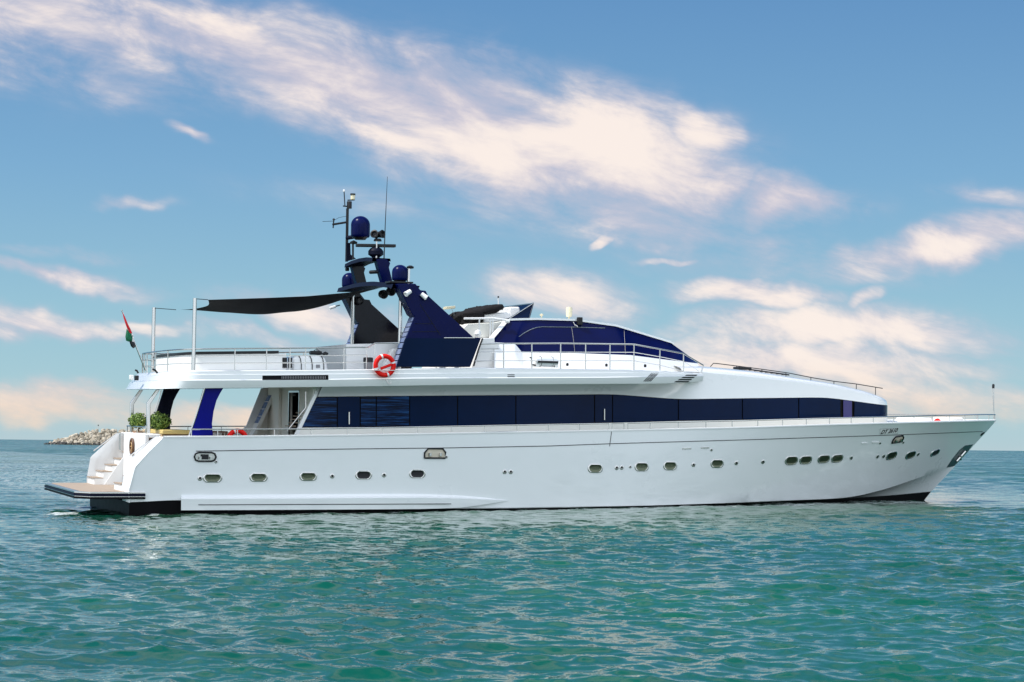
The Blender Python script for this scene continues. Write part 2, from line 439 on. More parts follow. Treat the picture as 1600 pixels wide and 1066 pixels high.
# ------------------------------------------------------------------ water
def build_water():
    rs = np.random.RandomState(3)
    f2 = F * 1024 / 1600
    ds = [11.0]
    while ds[-1] < 9000:
        d = ds[-1]
        step = d * d / (f2 * EYE) * 0.75
        if d < 62: step = min(step, 0.055 + 0.0019 * max(d - 16, 0))
        elif d < 140: step = min(step, 0.30 + 0.004 * (d - 62))
        ds.append(d + min(step, d * 0.25))
    ds = np.array(ds)
    nc = 620
    k = np.linspace(-1, 1, nc)
    half = ds * 0.335 + 3.0
    X = half[:, None] * k[None, :]
    Y = np.repeat(ds[:, None], nc, 1)
    stepy = np.gradient(ds)[:, None]; stepx = (2 * half / nc)[:, None]
    cell = np.maximum(stepy, stepx)
    Z = np.zeros_like(X); DX = np.zeros_like(X); DY = np.zeros_like(X)
    wind = math.radians(255)           # waves run towards the viewer, a little to the left
    lam = np.exp(np.linspace(math.log(0.20), math.log(4.5), 130)) * rs.uniform(0.95, 1.05, 130)
    patch = 1 + 0.30 * np.sin(X * 0.11 + 0.5 * np.sin(Y * 0.07)) * np.sin(Y * 0.05 + X * 0.03) + 0.28 * np.sin(X * 0.47 + Y * 0.21 + 1.3 * np.sin(Y * 0.31)) * np.sin(Y * 0.39 - X * 0.17)
    for L in lam:
        kk = 2 * math.pi / L
        th = wind + rs.normal(0, 0.68)
        amp = 0.0042 * L * rs.uniform(0.4, 1.5) * (1.0 if L < 0.7 else (0.7 / L) ** 0.9)
        ph = rs.uniform(0, 6.283)
        wgt = np.clip((L / cell - 2.0) / 2.2, 0, 1)
        arg = kk * (X * math.cos(th) + Y * math.sin(th)) + ph
        s, c = np.sin(arg), np.cos(arg)
        a = amp * wgt * patch
        Z += a * c
        DX -= 1.2 * a * math.cos(th) * s; DY -= 1.2 * a * math.sin(th) * s
    # a long low swell along the yacht, and its own stern wave
    lx = (X - X0) * math.cos(PSI) + (Y - D0) * math.sin(PSI); ly = -(X - X0) * math.sin(PSI) + (Y - D0) * math.cos(PSI)
    Z -= 0.15 * np.cos(np.pi * np.clip(lx, -6, 36) / 31) * np.exp(-((ly + 3) / 16) ** 2) * np.exp(-(np.maximum(np.abs(lx - 15) - 18, 0) / 12) ** 2)
    r = np.hypot(X + 15.8, (Y - 57.0) * 0.8)
    Z += 0.10 * np.exp(-(r / 1.6) ** 2) * np.cos(r * 3.0 + 0.8)
    verts = np.stack([X + DX, Y + DY, Z], -1).reshape(-1, 3)
    nr = len(ds)
    idx = np.arange(nr * nc).reshape(nr, nc)
    quads = np.stack([idx[:-1, :-1], idx[:-1, 1:], idx[1:, 1:], idx[1:, :-1]], -1).reshape(-1, 4)
    n0 = len(verts)
    # a flat sheet below it carries the sea on all round
    R = 9000
    ring = np.array([[R * math.cos(a), R * math.sin(a), -0.8] for a in np.linspace(0, 2 * math.pi, 64, endpoint=False)])
    ctr = np.array([[0, 0, -0.8]])
    allv = np.concatenate([verts, ring, ctr])
    tris = [(n0 + 64, n0 + i, n0 + (i + 1) % 64) for i in range(64)]
    me = bpy.data.meshes.new('water')
    nq, nt = len(quads), len(tris)
    me.vertices.add(len(allv)); me.vertices.foreach_set('co', allv.astype(np.float32).ravel())
    me.loops.add(nq * 4 + nt * 3)
    me.loops.foreach_set('vertex_index', np.concatenate([quads.ravel(), np.array(tris).ravel()]).astype(np.int32))
    me.polygons.add(nq + nt)
    me.polygons.foreach_set('loop_start', np.concatenate([np.arange(nq) * 4, nq * 4 + np.arange(nt) * 3]).astype(np.int32))
    me.polygons.foreach_set('use_smooth', np.ones(nq + nt, bool))
    me.update(calc_edges=True); me.validate()
    m = bpy.data.materials.new('sea_water'); m.use_nodes = True
    t = NT(m.node_tree); b = m.node_tree.nodes['Principled BSDF']
    tc = t.n('ShaderNodeTexCoord')
    pos = tc.outputs['Object']
    sp = t.n('ShaderNodeSeparateXYZ'); t.link(pos, sp.inputs[0])
    big = t.noise(pos, 0.06, 4, 0.6)
    colr = t.mix(t.smooth(big, 0.35, 0.65), (0.001, 0.060, 0.044), (0.003, 0.084, 0.052))
    # darker green band in the water along the hull
    du = t.m('SUBTRACT', sp.outputs[0], X0); dv = t.m('SUBTRACT', sp.outputs[1], D0)
    lx = t.m('ADD', t.m('MULTIPLY', du, math.cos(PSI)), t.m('MULTIPLY', dv, math.sin(PSI)))
    ly = t.m('ADD', t.m('MULTIPLY', du, -math.sin(PSI)), t.m('MULTIPLY', dv, math.cos(PSI)))
    wob = t.m('MULTIPLY', t.m('SUBTRACT', t.noise(pos, 0.13, 3, 0.6), 0.5), 16.0)
    green_band = t.smooth(t.m('ADD', ly, wob), -20.0, -8.0)
    green_band = t.m('MULTIPLY', green_band, t.m('MULTIPLY', t.smooth(lx, -4.0, 2.0), t.smooth(lx, 38.0, 26.0)))
    green_band = t.m('MULTIPLY', green_band, t.smooth(ly, 14.0, 6.0))
    colr = t.mix(t.m('MULTIPLY', green_band, 0.75), colr, (0.009, 0.046, 0.018))
    # foam at the stern
    fx = t.m('DIVIDE', t.m('ADD', sp.outputs[0], 13.35), 0.6); fy = t.m('DIVIDE', t.m('SUBTRACT', sp.outputs[1], 54.5), 1.5)
    fr = t.m('ADD', t.m('MULTIPLY', fx, fx), t.m('MULTIPLY', fy, fy))
    fn = t.noise(t.xyz(t.m('MULTIPLY', sp.outputs[0], 1.5), sp.outputs[1], 0.0), 2.2, 6, 0.7)
    foam = t.smooth(t.m('ADD', t.m('MULTIPLY', t.smooth(fr, 1.6, 0.0), 0.5), t.m('MULTIPLY', fn, 0.75)), 0.70, 0.95)
    # lace of foam along the waterline
    ed = t.smooth(t.m('ADD', ly, 3.75), -0.5, 0.12)
    ed = t.m('MULTIPLY', ed, t.m('MULTIPLY', t.smooth(lx, -1.0, 1.0), t.smooth(lx, 31.5, 29.0)))
    lace = t.m('MULTIPLY', t.smooth(t.m('ADD', t.noise(pos, 3.2, 5, 0.75), t.m('MULTIPLY', ed, 0.16)), 0.64, 0.74), ed)
    foam = t.m('MAXIMUM', foam, t.m('MULTIPLY', lace, 0.55))
    colr = t.mix(foam, colr, (0.62, 0.66, 0.66))
    t.link(colr, b.inputs['Base Color'])
    t.link(t.m('ADD', t.m('MULTIPLY', foam, 0.5), 0.03), b.inputs['Roughness'])
    b.inputs['IOR'].default_value = 1.333
    # ripples too small for the mesh: the surface normal itself is roughened
    def ripple(scale, sx, sy, ofs):
        o = t.n('ShaderNodeTexNoise'); o.inputs['Scale'].default_value = scale; o.inputs['Detail'].default_value = 3; o.inputs['Roughness'].default_value = 0.55
        t.link(t.xyz(t.m('MULTIPLY', sp.outputs[0], sx), t.m('MULTIPLY', sp.outputs[1], sy), ofs), o.inputs['Vector'])
        v = t.n('ShaderNodeVectorMath', operation='SUBTRACT'); t.link(o.outputs['Color'], v.inputs[0]); v.inputs[1].default_value = (0.5, 0.5, 0.5)
        return v.outputs[0]
    def vscale(v, k):
        o = t.n('ShaderNodeVectorMath', operation='SCALE'); t.link(v, o.inputs[0]); t.put(o.inputs['Scale'], k); return o.outputs[0]
    def vadd(a, b2):
        o = t.n('ShaderNodeVectorMath', operation='ADD'); t.link(a, o.inputs[0]); t.link(b2, o.inputs[1]); return o.outputs[0]
    gn = t.n('ShaderNodeNewGeometry')
    far = t.smooth(sp.outputs[1], 40.0, 170.0)
    gust = t.smooth(t.noise(t.xyz(t.m('MULTIPLY', sp.outputs[0], 0.03), t.m('MULTIPLY', sp.outputs[1], 0.045), 3.0), 1.0, 5, 0.65), 0.30, 0.70, 0.45, 1.25)
    r1 = vscale(ripple(5.5, 0.7, 1.3, 0.0), t.m('MULTIPLY', gust, 0.24))
    r2 = vscale(ripple(0.85, 0.55, 1.3, 4.0), t.m('MULTIPLY', gust, t.m('MULTIPLY', far, 0.75)))
    r3 = vscale(ripple(15.0, 0.8, 1.2, 9.0), 0.18)
    lean = t.xyz(0.0, t.m('MULTIPLY', t.m('MULTIPLY', far, gust), -0.13), 0.0)      # far normals tilted towards the viewer to darken the sky reflection
    tilt = t.n('ShaderNodeVectorMath', operation='MULTIPLY'); t.link(vadd(vadd(r1, r2), r3), tilt.inputs[0]); tilt.inputs[1].default_value = (1, 1, 0)
    nn = t.n('ShaderNodeVectorMath', operation='NORMALIZE'); t.link(vadd(vadd(gn.outputs['Normal'], tilt.outputs[0]), lean), nn.inputs[0])
    t.link(nn.outputs[0], b.inputs['Normal'])
    me.materials.append(m)
    o = bpy.data.objects.new('water', me); col.objects.link(o)
    tag(o, 'choppy teal green sea water around the yacht', 'water', kind='structure')
build_water()

# ------------------------------------------------------------------ the yacht: hull
yacht = bpy.data.objects.new('motor_yacht', None); col.objects.link(yacht)
yacht.matrix_world = YM
tag(yacht, 'long white and navy motor yacht with dark tinted windows lying on the sea', 'yacht')

SHEER = [(190, 684), (230, 683.5), (260, 683), (345, 682.8), (560, 680), (700, 677.5), (900, 674), (1000, 672), (1160, 668.5), (1300, 663.8), (1400, 661), (1480, 659), (1557, 657)]
STRIPE = [(190, 706.5), (306, 705), (560, 701.5), (700, 700), (860, 697), (953, 693.5), (1160, 687.5), (1300, 683), (1403, 679.6), (1542, 674)]
BOOT = [(185, 785.5), (215, 785), (282, 781), (320, 784), (400, 790), (600, 795), (750, 795), (1000, 791.5), (1160, 786), (1300, 780.5), (1400, 773.5), (1455, 768)]
CHINE = [(185, 784), (215, 783.5), (282, 779.5), (320, 782), (400, 788), (600, 793), (750, 793), (1000, 789.5), (1160, 784.5), (1300, 779.5), (1335, 777), (1370, 768), (1400, 759.5), (1440, 745), (1492, 728)]
AFT = [(683, 256), (706, 233), (730, 211.5), (765, 202), (790, 203)]          # row -> column of the hull side's after edge
def aft_px(py): return float(np.interp(py, [a for a, _ in AFT], [b for _, b in AFT]))

def level(h, xs, xe):
    B = 3.36 + 0.10 * h; s0 = 0.46 + 0.12 * h; p = 1.35 + 1.65 * h
    def y(x):
        s = min(max((x - xs) / (xe - xs), 0), 1)
        u = min(max((s - s0) / (1 - s0), 0), 1)
        return -B * (1 - u ** p)
    return y
XE_S = P(1557, 657, 0)[0]; XE_T = P(1542, 674, 0)[0]; XE_C = P(1492, 728, 0)[0]; XE_B = P(1455, 768, 0)[0]
XS = {}
for nme, py in (('s', 683), ('t', 706), ('c', 783), ('b', 785)):
    XS[nme] = P(aft_px(py), py, -3.45)[0]
y_s = level(1.0, XS['s'], XE_S); y_t = level(0.9, XS['t'], XE_T); y_c = level(0.30, XS['c'], XE_C); y_b = level(0.05, XS['b'], XE_B)
z_s, z_t, z_c, z_b = fz(SHEER, y_s), fz(STRIPE, y_t), fz(CHINE, y_c), fz(BOOT, y_b)
NS = 110
S = np.linspace(0, 1, NS)
def lv(n, yf, zf, xe):
    xs = XS[n] + S * (xe - XS[n])
    return [np.array((x, 0.0 if i == NS - 1 else yf(x), zf(x))) for i, x in enumerate(xs)]
L_s, L_t, L_c, L_b = lv('s', y_s, z_s, XE_S), lv('t', y_t, z_t, XE_T), lv('c', y_c, z_c, XE_C), lv('b', y_b, z_b, XE_B)
for i in range(NS - 1):
    tt = min(max((L_s[i][2] - L_t[i][2]) / max(L_s[i][2] - L_c[i][2], 1e-3), 0.02), 0.6)
    L_t[i][1] = L_s[i][1] + (L_c[i][1] - L_s[i][1]) * tt ** (1 - 0.22 * S[i] ** 3)
rows = [L_s, L_t]
for t in (0.16, 0.33, 0.5, 0.67, 0.84):
    r = []
    q0 = L_t[0] + (L_c[0] - L_t[0]) * t
    shift = P(aft_px(pix(q0)[1]), pix(q0)[1], -3.45)[0] - q0[0]
    for i in range(NS):
        a, b = L_t[i], L_c[i]
        q = a + (b - a) * t
        q[0] += shift * (1 - S[i]) ** 6
        bow = S[i] ** 3
        tt = min(max((L_s[i][2] - a[2]) / max(L_s[i][2] - b[2], 1e-3), 0.02), 0.6) if i < NS - 1 else 0.3
        t2 = tt + (1 - tt) * t
        q[1] = L_s[i][1] + (b[1] - L_s[i][1]) * (t2 ** (1 - 0.22 * bow))       # hollow flare towards the stem
        r.append(q)
    rows.append(r)
rows.append(L_c)
L_c2 = []
for i in range(NS):
    q = L_c[i].copy(); k = min(1, max(0, (S[i] - 0.62) / 0.2)); q[1] = min(0.0, q[1] + 0.10 * k * (1 - S[i] ** 8)); q[2] -= 0.02
    L_c2.append(q)
rows.append(L_c2); rows.append(L_b)
hull_mb = MB().grid(rows)
hull = MB().grid(rows).mirror().build('hull', WHITE, yacht, sharp=28)
HB = bvh_of(hull)
# antifouling below the boot line
L_w = [q + np.array((-0.50 * S[i] ** 6, 0.06 * (1 - S[i] ** 6) if i < NS - 1 else 0, -0.55)) for i, q in enumerate(L_b)]
L_k = [np.array((q[0] - 0.9 * S[i], q[1] * 0.35, -1.5)) for i, q in enumerate(L_b)]
bt = MB().grid([L_b, L_w, L_k]).mirror()
ta = [L_b[0], L_w[0], L_k[0]]
bt.add([*ta, *[np.array((p[0], -p[1], p[2])) for p in ta]], [(0, 1, 4, 3), (1, 2, 5, 4)])
bt.build('antifouling_bottom', BLACK, yacht)

# pinstripe along the topsides
pts = []
for px in np.linspace(306, 1535, 120):
    py = np.interp(px, [a for a, _ in STRIPE], [b for _, b in STRIPE])
    l, n = hit(HB, px, py)
    if l is not None: pts.append(l + n * 0.002)
MB().tube(pts, 0.012, 6).build('pinstripe', DARK, yacht)
# the lower side sponson
T = [(283, 771), (400, 770.5), (500, 770), (600, 769.5), (660, 769.8), (720, 772), (760, 776), (795, 782)]
C_ = [(283, 780), (400, 779.5), (500, 779), (600, 778.2), (660, 778), (720, 779), (760, 780.3), (795, 782.2)]
B_ = [(283, 797.5), (400, 797), (500, 796.5), (600, 796), (660, 795.5), (720, 793.6), (760, 788), (795, 782.5)]
td, cd, bd = dense(T, 50), dense(C_, 50), dense(B_, 50)
xt = [hit(HB, *p)[0] for p in td]
R = [[], [], [], [], []]
for i in range(50):
    k = min(1.0, (49 - i) / 14.0) ** 0.7
    y0 = xt[i][1]
    R[0].append(xt[i] + np.array((0, 0.02, 0)))
    R[1].append(P(*(td[i] * 0.32 + cd[i] * 0.68), y0 - 0.03 * k))
    R[2].append(P(*cd[i], y0 - 0.19 * k - 0.004))
    R[3].append(P(*bd[i], y0 - 0.17 * k - 0.004))
    R[4].append(P(*bd[i], y0 + 0.25))
sp = MB().grid(R)
for e in (0,):
    sp.add([r[e] for r in R], [(0, 1, 2, 3, 4)])
sp.mirror().build('side_sponson', WHITE, yacht, sharp=25)
pts = []
for px in np.linspace(310, 705, 30):
    py = 789 - (px - 310) / 395 * 1.5
    y0 = xt[int((px - 283) / 512 * 49)][1]
    pts.append(P(px, py, y0 - 0.188))
MB().tube(pts, 0.012, 6).build('sponson_groove', DARK, yacht)

# bulwark cap, inner side and decks
xs_cap = np.linspace(XS['s'], XE_S - 0.05, 90)
cap_o = [np.array((x, y_s(x), z_s(x))) for x in xs_cap]
FLARE = lambda x: 0.42 * min(max((x - 13) / 10, 0.0), 1.6)
def inset(d, dz): return [np.array((x - 0.06 * (x / 34) ** 8, min(-0.02, y_s(x) + d), z_s(x) + dz)) for x in xs_cap]
MB().grid([[p + np.array((0, -0.015, -0.02)) for p in cap_o], [p + np.array((0, -0.015, 0.02)) for p in cap_o], inset(0.10, 0.035), inset(0.20, 0.02), inset(0.20, -0.02)]).mirror().build('bulwark_cap', WHITE2, yacht)
DEEP = lambda x: min(max((31.8 - x) / 4.5, 0.04), 1.0)
MB().grid([inset(0.19, 0.0), [np.array((p[0], min(-0.02, p[1] + 0.03 + 0.78 * DEEP(p[0]) * FLARE(p[0])), p[2] - 0.78 * DEEP(p[0]))) for p in inset(0.19, 0.0)]]).mirror().build('bulwark_inner_side', WHITE2, yacht)
def DZ(x): return z_s(x) - 0.76 * DEEP(x)
drow = [[np.array((x, min(-0.02, y_s(x) + 0.2 + 0.78 * DEEP(x) * FLARE(x)) * k, DZ(x))) for k in (1, .5, 0, -.5, -1)] for x in xs_cap]
MB().grid(drow).build('main_deck', TEAK, yacht)
# foredeck raised to just below the cap
fx = [x for x in xs_cap if x > 28.0]
MB().grid([[np.array((x, min(-0.02, y_s(x) + 0.5) * k, z_s(x) - 0.10 + 0.14 * (1 - k * k))) for k in (1, .6, .2, -.2, -.6, -1)] for x in fx]).build('foredeck', WHITE2, yacht)
for (a, b, zt) in (((1428, 660), (1457, 653), 0.5), ((1486, 658), (1506, 652.5), 0.4)):
    p0, p1 = P(*a, -0.7), P(*b, -0.7)
    MB().box(p0[0], p1[0], -0.7, 0.5, p0[2] - 0.3, p1[2]).build('deck_locker', WHITE2, yacht, bevel=0.06)

# stern wings: rounded shoulders where the topsides end
out_e = [(256, 682.5), (233, 706), (211.5, 730), (202, 765), (203, 786)]
in_e = [(243, 682.5), (221, 701), (197, 723), (190, 762), (191, 782)]
do, di = dense(out_e, 30), dense(in_e, 30)
mid = (do + di) / 2
Ro = [P(*p, -3.455) for p in do]; Ri = [P(*p, -3.04) for p in di]
Rm = [P(*p, -3.36) for p in mid]
xw = PX(193, 716, 0)[0]
XW = P(193, 716, 1.6)[0]            # transom wall
inner = [np.array((max(q[0] + 0.25, q[0]), -3.0, q[2])) for q in Ri]
wing = MB().grid([Ro, Rm, Ri, inner])
poly = [q for q in inner]
poly += [np.array((XW + 0.4, -3.0, poly[-1][2])), np.array((XW + 0.4, -3.0, poly[0][2]))]
wing.add(poly, [tuple(range(len(poly)))])
wing.add([Ri[0], Ro[0], Ro[0] + np.array((1.2, 0, 0)), np.array((Ro[0][0] + 1.2, -3.0, Ri[0][2])), inner[0]], [(0, 1, 2, 3, 4)])
wing.build('stern_wing', WHITE, yacht, sharp=30)
wing.v = [(x, -y, z) for x, y, z in wing.v]
wing.build('stern_wing', WHITE, yacht, sharp=30)

# transom wall with far and near stairs
zplat = P(150, 768, -2.9)[2]
ztw = PX(200, 676, XW)[2]
tw = MB().box(XW, XW + 0.14, -1.72, 1.62, zplat - 0.4, ztw)
tw.box(XW + 0.141, XW + 0.5, -1.72, 1.62, ztw - 0.12, ztw + 0.004)
tw.build('transom_wall', WHITE2, yacht, bevel=0.03)
for sgn in (1, -1):
    xb = P(161, 753, 1.62)[0]; top = P(192, 713, 1.62)
    a = [np.array((xb, sgn * 1.64, zplat - 0.05)), np.array((XW + 0.16, sgn * 1.64, zplat - 0.05)), np.array((XW + 0.16, sgn * 1.64, top[2])), np.array((XW + 0.02, sgn * 1.64, top[2]))]
    MB().prism(a, (0, sgn * 0.07, 0)).build('stair_side', WHITE2, yacht)
    st = MB(); td_ = MB()
    x0 = P(137, 750, 2.85)[0]
    for k in range(7):
        x = x0 + 0.02 + k * 0.285
        z1 = zplat + 0.205 * (k + 1)
        st.box(x, x + 2.4 - k * 0.285, min(sgn * 1.72, sgn * 2.99), max(sgn * 1.72, sgn * 2.99), zplat - 0.1 if k == 0 else zplat + 0.205 * k + 0.001, z1)
        td_.box(x - 0.03, x + 0.285, min(sgn * 1.73, sgn * 2.98), max(sgn * 1.73, sgn * 2.98), z1 + 0.002, z1 + 0.03)
    s_ = st.build('stern_stairs', WHITE2, yacht)
    td_.build('tread', TEAK, s_)
# swimming platform
pa = PZ(83, 754.5, zplat + 0.08); pb = PZ(138, 773, zplat); pc = PZ(230, 770, zplat)
xa = (pa[0] + pb[0]) / 2 - 0.02
yn, yf_ = -3.42, 3.3
def platform_outline(g):
    return [(xa - g, yf_ - 0.5 + g * 0.4), (xa + 0.35, yf_ + g), (pc[0], yf_ + g), (pc[0], yn - g), (xa + 0.35, yn - g), (xa - g, yn + 0.5 - g * 0.4)]
def plat_part(g, z0, z1, name, m):
    o_ = platform_outline(g)
    return MB().prism([np.array((x, y, z0)) for x, y in o_], (0, 0, z1 - z0)).build(name, m, yacht, bevel=0.012)
plat_part(0.0, zplat - 0.205, zplat - 0.001, 'swim_platform', NAVYDARK)
plat_part(-0.16, zplat, zplat + 0.012, 'platform_decking', TEAK)
for g, z0, z1, m in ((0.035, zplat - 0.035, zplat + 0.004, STEEL), (0.05, zplat - 0.115, zplat - 0.05, NAVYDARK), (0.03, zplat - 0.140, zplat - 0.125, STEEL), (0.05, zplat - 0.20, zplat - 0.15, BLACK)):
    o_ = platform_outline(g); i_ = platform_outline(-0.02 if z1 < zplat else -0.15)
    mb = MB()
    for A, B in zip(zip(o_, o_[1:] + o_[:1]), zip(i_, i_[1:] + i_[:1])):
        mb.add([(*A[0], z0), (*A[1], z0), (*A[1], z1), (*A[0], z1), (*B[0], z0), (*B[1], z0), (*B[1], z1), (*B[0], z1)], [(0, 1, 2, 3), (4, 7, 6, 5), (3, 2, 6, 7), (0, 4, 5, 1)])
    mb.build('rubbing_strake', m, yacht, smooth=False)
MB().box(xa + 1.9, pc[0] + 0.5, -2.9, 2.6, -0.5, zplat - 0.21).build('platform_bracket', BLACK, yacht)
# wheel-shaped ornament on the transom wall
c = PX(207, 698, XW - 0.02)
mb = MB(); mb.tube([c + np.array((-0.02, 0.235 * math.cos(a), 0.235 * math.sin(a))) for a in np.linspace(0, 6.283, 28, endpoint=False)], 0.04, 8, closed=True)
orn = mb.build('wheel_ornament', WOOD, yacht)
mb = MB()
for k in range(8):
    a = k * math.pi / 4
    mb.tube([c, c + np.array((-0.02, 0.21 * math.cos(a), 0.21 * math.sin(a)))], 0.02, 6)
mb.lathe([(0, -.03), (.185, -.01), (.185, 0.01), (0, .012)], c, (-1, 0, 0), 20).build('wheel_face', BRASS, orn)
# chrome rails on the stern
def rail(name, pts, r=0.02, parent=yacht, m=STEEL, closed=False):
    return MB().tube(pts, r, 8, closed=closed).build(name, m, parent)
zr = PX(200, 666, XW)[2]
hr = rail('transom_rail', [(XW + 0.1, 1.6, ztw), (XW + 0.1, 1.6, zr), (XW + 0.1, -1.45, zr)], 0.022)
for y in (0.9, -0.1, -1.42): rail('stanchion', [(XW + 0.1, y, ztw), (XW + 0.1, y, zr)], 0.018, hr)
g0 = P(188.5, 703, 1.66); g1 = P(188.5, 680, 1.66)
gt = rail('gate_rail', [g0, g1 + np.array((0, 0, .03)), g1 + np.array((0, 0.16, .03)), g0 + np.array((0, 0.16, 0))], 0.018)
for k in range(3):
    z = g0[2] + 0.12 + 0.17 * k
    rail('rung', [(g0[0], g0[1], z), (g0[0], g0[1] + 0.16, z)], 0.013, gt)
for sgn in (-1, 1):
    pts = [P(145.5, 706, 3.04), P(163, 693, 3.04), P(183, 678.5, 3.04)]
    pts = [np.array((q[0] + 0.02, sgn * 3.08, q[2] + 0.03)) for q in pts]
    h_ = rail('wing_handrail', pts, 0.02)

# ------------------------------------------------------------------ main deck house
WINB = [(440, 668.8), (640, 667), (800, 664), (957, 660.8), (1060, 658), (1160, 656.5), (1300, 653.5), (1389, 651.5)]
WINT = [(440, 620.5), (490, 620), (600, 619), (860, 617), (957, 616), (1060, 624), (1160, 622.5), (1290, 621), (1318, 624.5), (1389, 634.5)]
XN = P(1388, 640, -0.6)[0]
def HW(x):
    w = 2.72
    if x > 15: w -= 1.35 * ((x - 15) / 13.4) ** 2
    k = XN - 1.1
    if x > k: w *= math.sqrt(max(0.0, 1 - ((x - k) / 1.12) ** 2)) * 0.75 + 0.25 * (1 - ((x - k) / 1.1) ** 4 if x < XN else 0)
    return w
def UO(x):
    if x < 16.5: return 3.22
    return max(HW(x) + 0.03, 3.22 - 0.70 * ((x - 16.5) / 4.2) ** 1.6) if x < 21.5 else HW(x)
yH = lambda x: -HW(x)
yU = lambda x: -UO(x)
zwb, zwt = fz(WINB, yH), fz(WINT, yH)
XA = Q(497, 605, yH)[0]; XAb = Q(467, 668, yH)[0]
XE1 = Q(1098, 580, yU)[0]             # where the upper deck overhang ends
OB = [(185, 608), (300, 607), (500, 604.7), (750, 601), (1050, 599.5), (1075, 597.5), (1100, 596)]
RG = [(185, 597), (270, 594.8), (480, 594), (640, 591.5), (940, 590.3), (1085, 588), (1100, 588)]
LN = [(185, 587.5), (270, 586), (480, 585), (640, 583.8), (977, 582.8), (1100, 584)]
TP = [(185, 581), (270, 579), (480, 578), (600, 576.5), (745, 574.5), (900, 576.5), (990, 578), (1050, 580), (1100, 583)]
zob, zrg, zln, ztp = (fz(c_, yU) for c_ in (OB, RG, LN, TP))
SHO = [(1080, 581), (1100, 582), (1190, 591), (1265, 600), (1315, 607.5), (1352, 616), (1380, 627), (1389, 634)]
CRN = [(1080, 570.5), (1100, 572), (1160, 577.5), (1220, 587), (1280, 596), (1340, 609.5), (1372, 620), (1389, 632)]
yS = lambda x: -(HW(x) - 0.04)
zsh = fz(SHO, yS); zcr = fz(CRN, lambda x: -0.45 * HW(x))
hx = np.unique(np.r_[np.linspace(XA - 0.9, XN - 1.2, 90), np.linspace(XN - 1.2, XN, 16)])
hx[0] = XA - 0.9
def hrow(xs, f):
    k = [xs + (x - hx[0]) * (14 - xs) / (14 - hx[0]) if x < 14 else x for x in hx]
    return [np.array(f(x)) for x in k]
lo = hrow(XAb, lambda x: (x, yH(x), zwb(x) - 0.001))
dk = hrow(XAb - 0.15, lambda x: (x, yH(x) - 0.02, zwb(x) - 0.62))
hi = hrow(XA, lambda x: (x, yH(x), zwt(x) + 0.001))
MB().grid([lo, dk]).mirror().build('house_lower_wall', CREAM, yacht)
inn_l = hrow(XAb + 0.05, lambda x: (x, -(HW(x) - 0.03), zwb(x) - 0.02))
inn_h = hrow(XA + 0.02, lambda x: (x, -(HW(x) - 0.03), zwt(x) + 0.02))
MB().grid([inn_l, inn_h]).mirror().build('window_band', BLACK, yacht)
# wall above the windows: runs out under the overhang, then up to the coach roof shoulder
def top_edge(x):
    k = min(1, max(0, (x - (XE1 - 1.1)) / 1.2)); k = k * k * (3 - 2 * k)
    a = np.array((x, -UO(x) + 0.05, zob(x) + 0.004)); b = np.array((x, yS(x) - 0.03, zsh(x)))
    return a * (1 - k) + b * k
te = hrow(XA + 0.1, top_edge)
def blend(a, b, t, bow):
    q = a + (b - a) * t; q[2] += 0.0; return q
MB().grid([hi] + [[h_ + (t_ - h_) * np.array((0, k ** 1.25, k)) for h_, t_ in zip(hi, te)] for k in (0.2, 0.4, 0.6, 0.8, 0.93, 1.0)]).mirror().build('house_upper_wall', CREAM if False else WHITE, yacht, sharp=20)
# coach roof
rx = [x for x in hx if x > XE1 - 0.8]
def roof_row(k):
    r = []
    for x in rx:
        y0, z0, z1 = yS(x) - 0.03, zsh(x), max(zcr(x), zsh(x) + 0.0)
        a = k * math.pi / 2
        r.append(np.array((x, y0 * (math.cos(a) ** 0.75 if k < 1 else 0.0), z0 + (z1 - z0) * math.sin(a) ** 0.8 if k > 0 else z0)))
    return r
hf = [roof_row(k) for k in (0, 0.12, 0.25, 0.4, 0.55, 0.7, 0.85, 1.0)]
MB().grid(hf).mirror().build('coach_roof', WHITE, yacht)
# glass: separate panes along the band
def pane(poly_px, name, m, off=0.006, thick=0.02, parent=yacht, edge=24):
    pts = []
    n = len(poly_px)
    for i in range(n):
        a, b = np.array(poly_px[i], float), np.array(poly_px[(i + 1) % n], float)
        k = max(1, int(np.hypot(*(b - a)) / edge))
        pts += [a + (b - a) * j / k for j in range(k)]
    A = [Q(p[0], p[1], lambda x: yH(x) - off) for p in pts]
    B = [q + np.array((0, thick, 0)) for q in A]
    return A, B
def win_px(a, b, g=0.9):
    e = lambda c_, px: float(np.interp(px, [q[0] for q in c_], [q[1] for q in c_]))
    n = max(2, int((b - a) / 22) + 1)
    xs_ = np.linspace(a + g, b - g, n)
    return xs_, [e(WINT, px) + 0.6 for px in xs_], [e(WINB, px) - 0.6 for px in xs_]
def strip_pane(a, b, name='window_pane', m=GLASS, slantL=0, slantR=0, tilt=0.0):
    xs_, tt, bb = win_px(a, b)
    n = len(xs_)
    top, bot = [], []
    for i, (px, t_, b_) in enumerate(zip(xs_, tt, bb)):
        f = 1 - i / (n - 1)
        top.append(Q(px + slantL * f, t_, lambda x: yH(x) - 0.006 + tilt)); bot.append(Q(px, b_, lambda x: yH(x) - 0.006 - tilt))
    bk = np.array((0, 0.018, 0))
    mb = MB().grid([top, bot, [q + bk for q in bot], [q + bk for q in top], top])
    mb.add([top[0], bot[0], bot[0] + bk, top[0] + bk], [(0, 1, 2, 3)]); mb.add([top[-1], bot[-1], bot[-1] + bk, top[-1] + bk], [(0, 1, 2, 3)])
    return mb.build(name, m, yacht, sharp=30)
prt = rnd.uniform
strip_pane(468, 527, slantL=23, m=GLASS_REFL)
d1 = strip_pane(527, 563, 'side_door', GLASS)
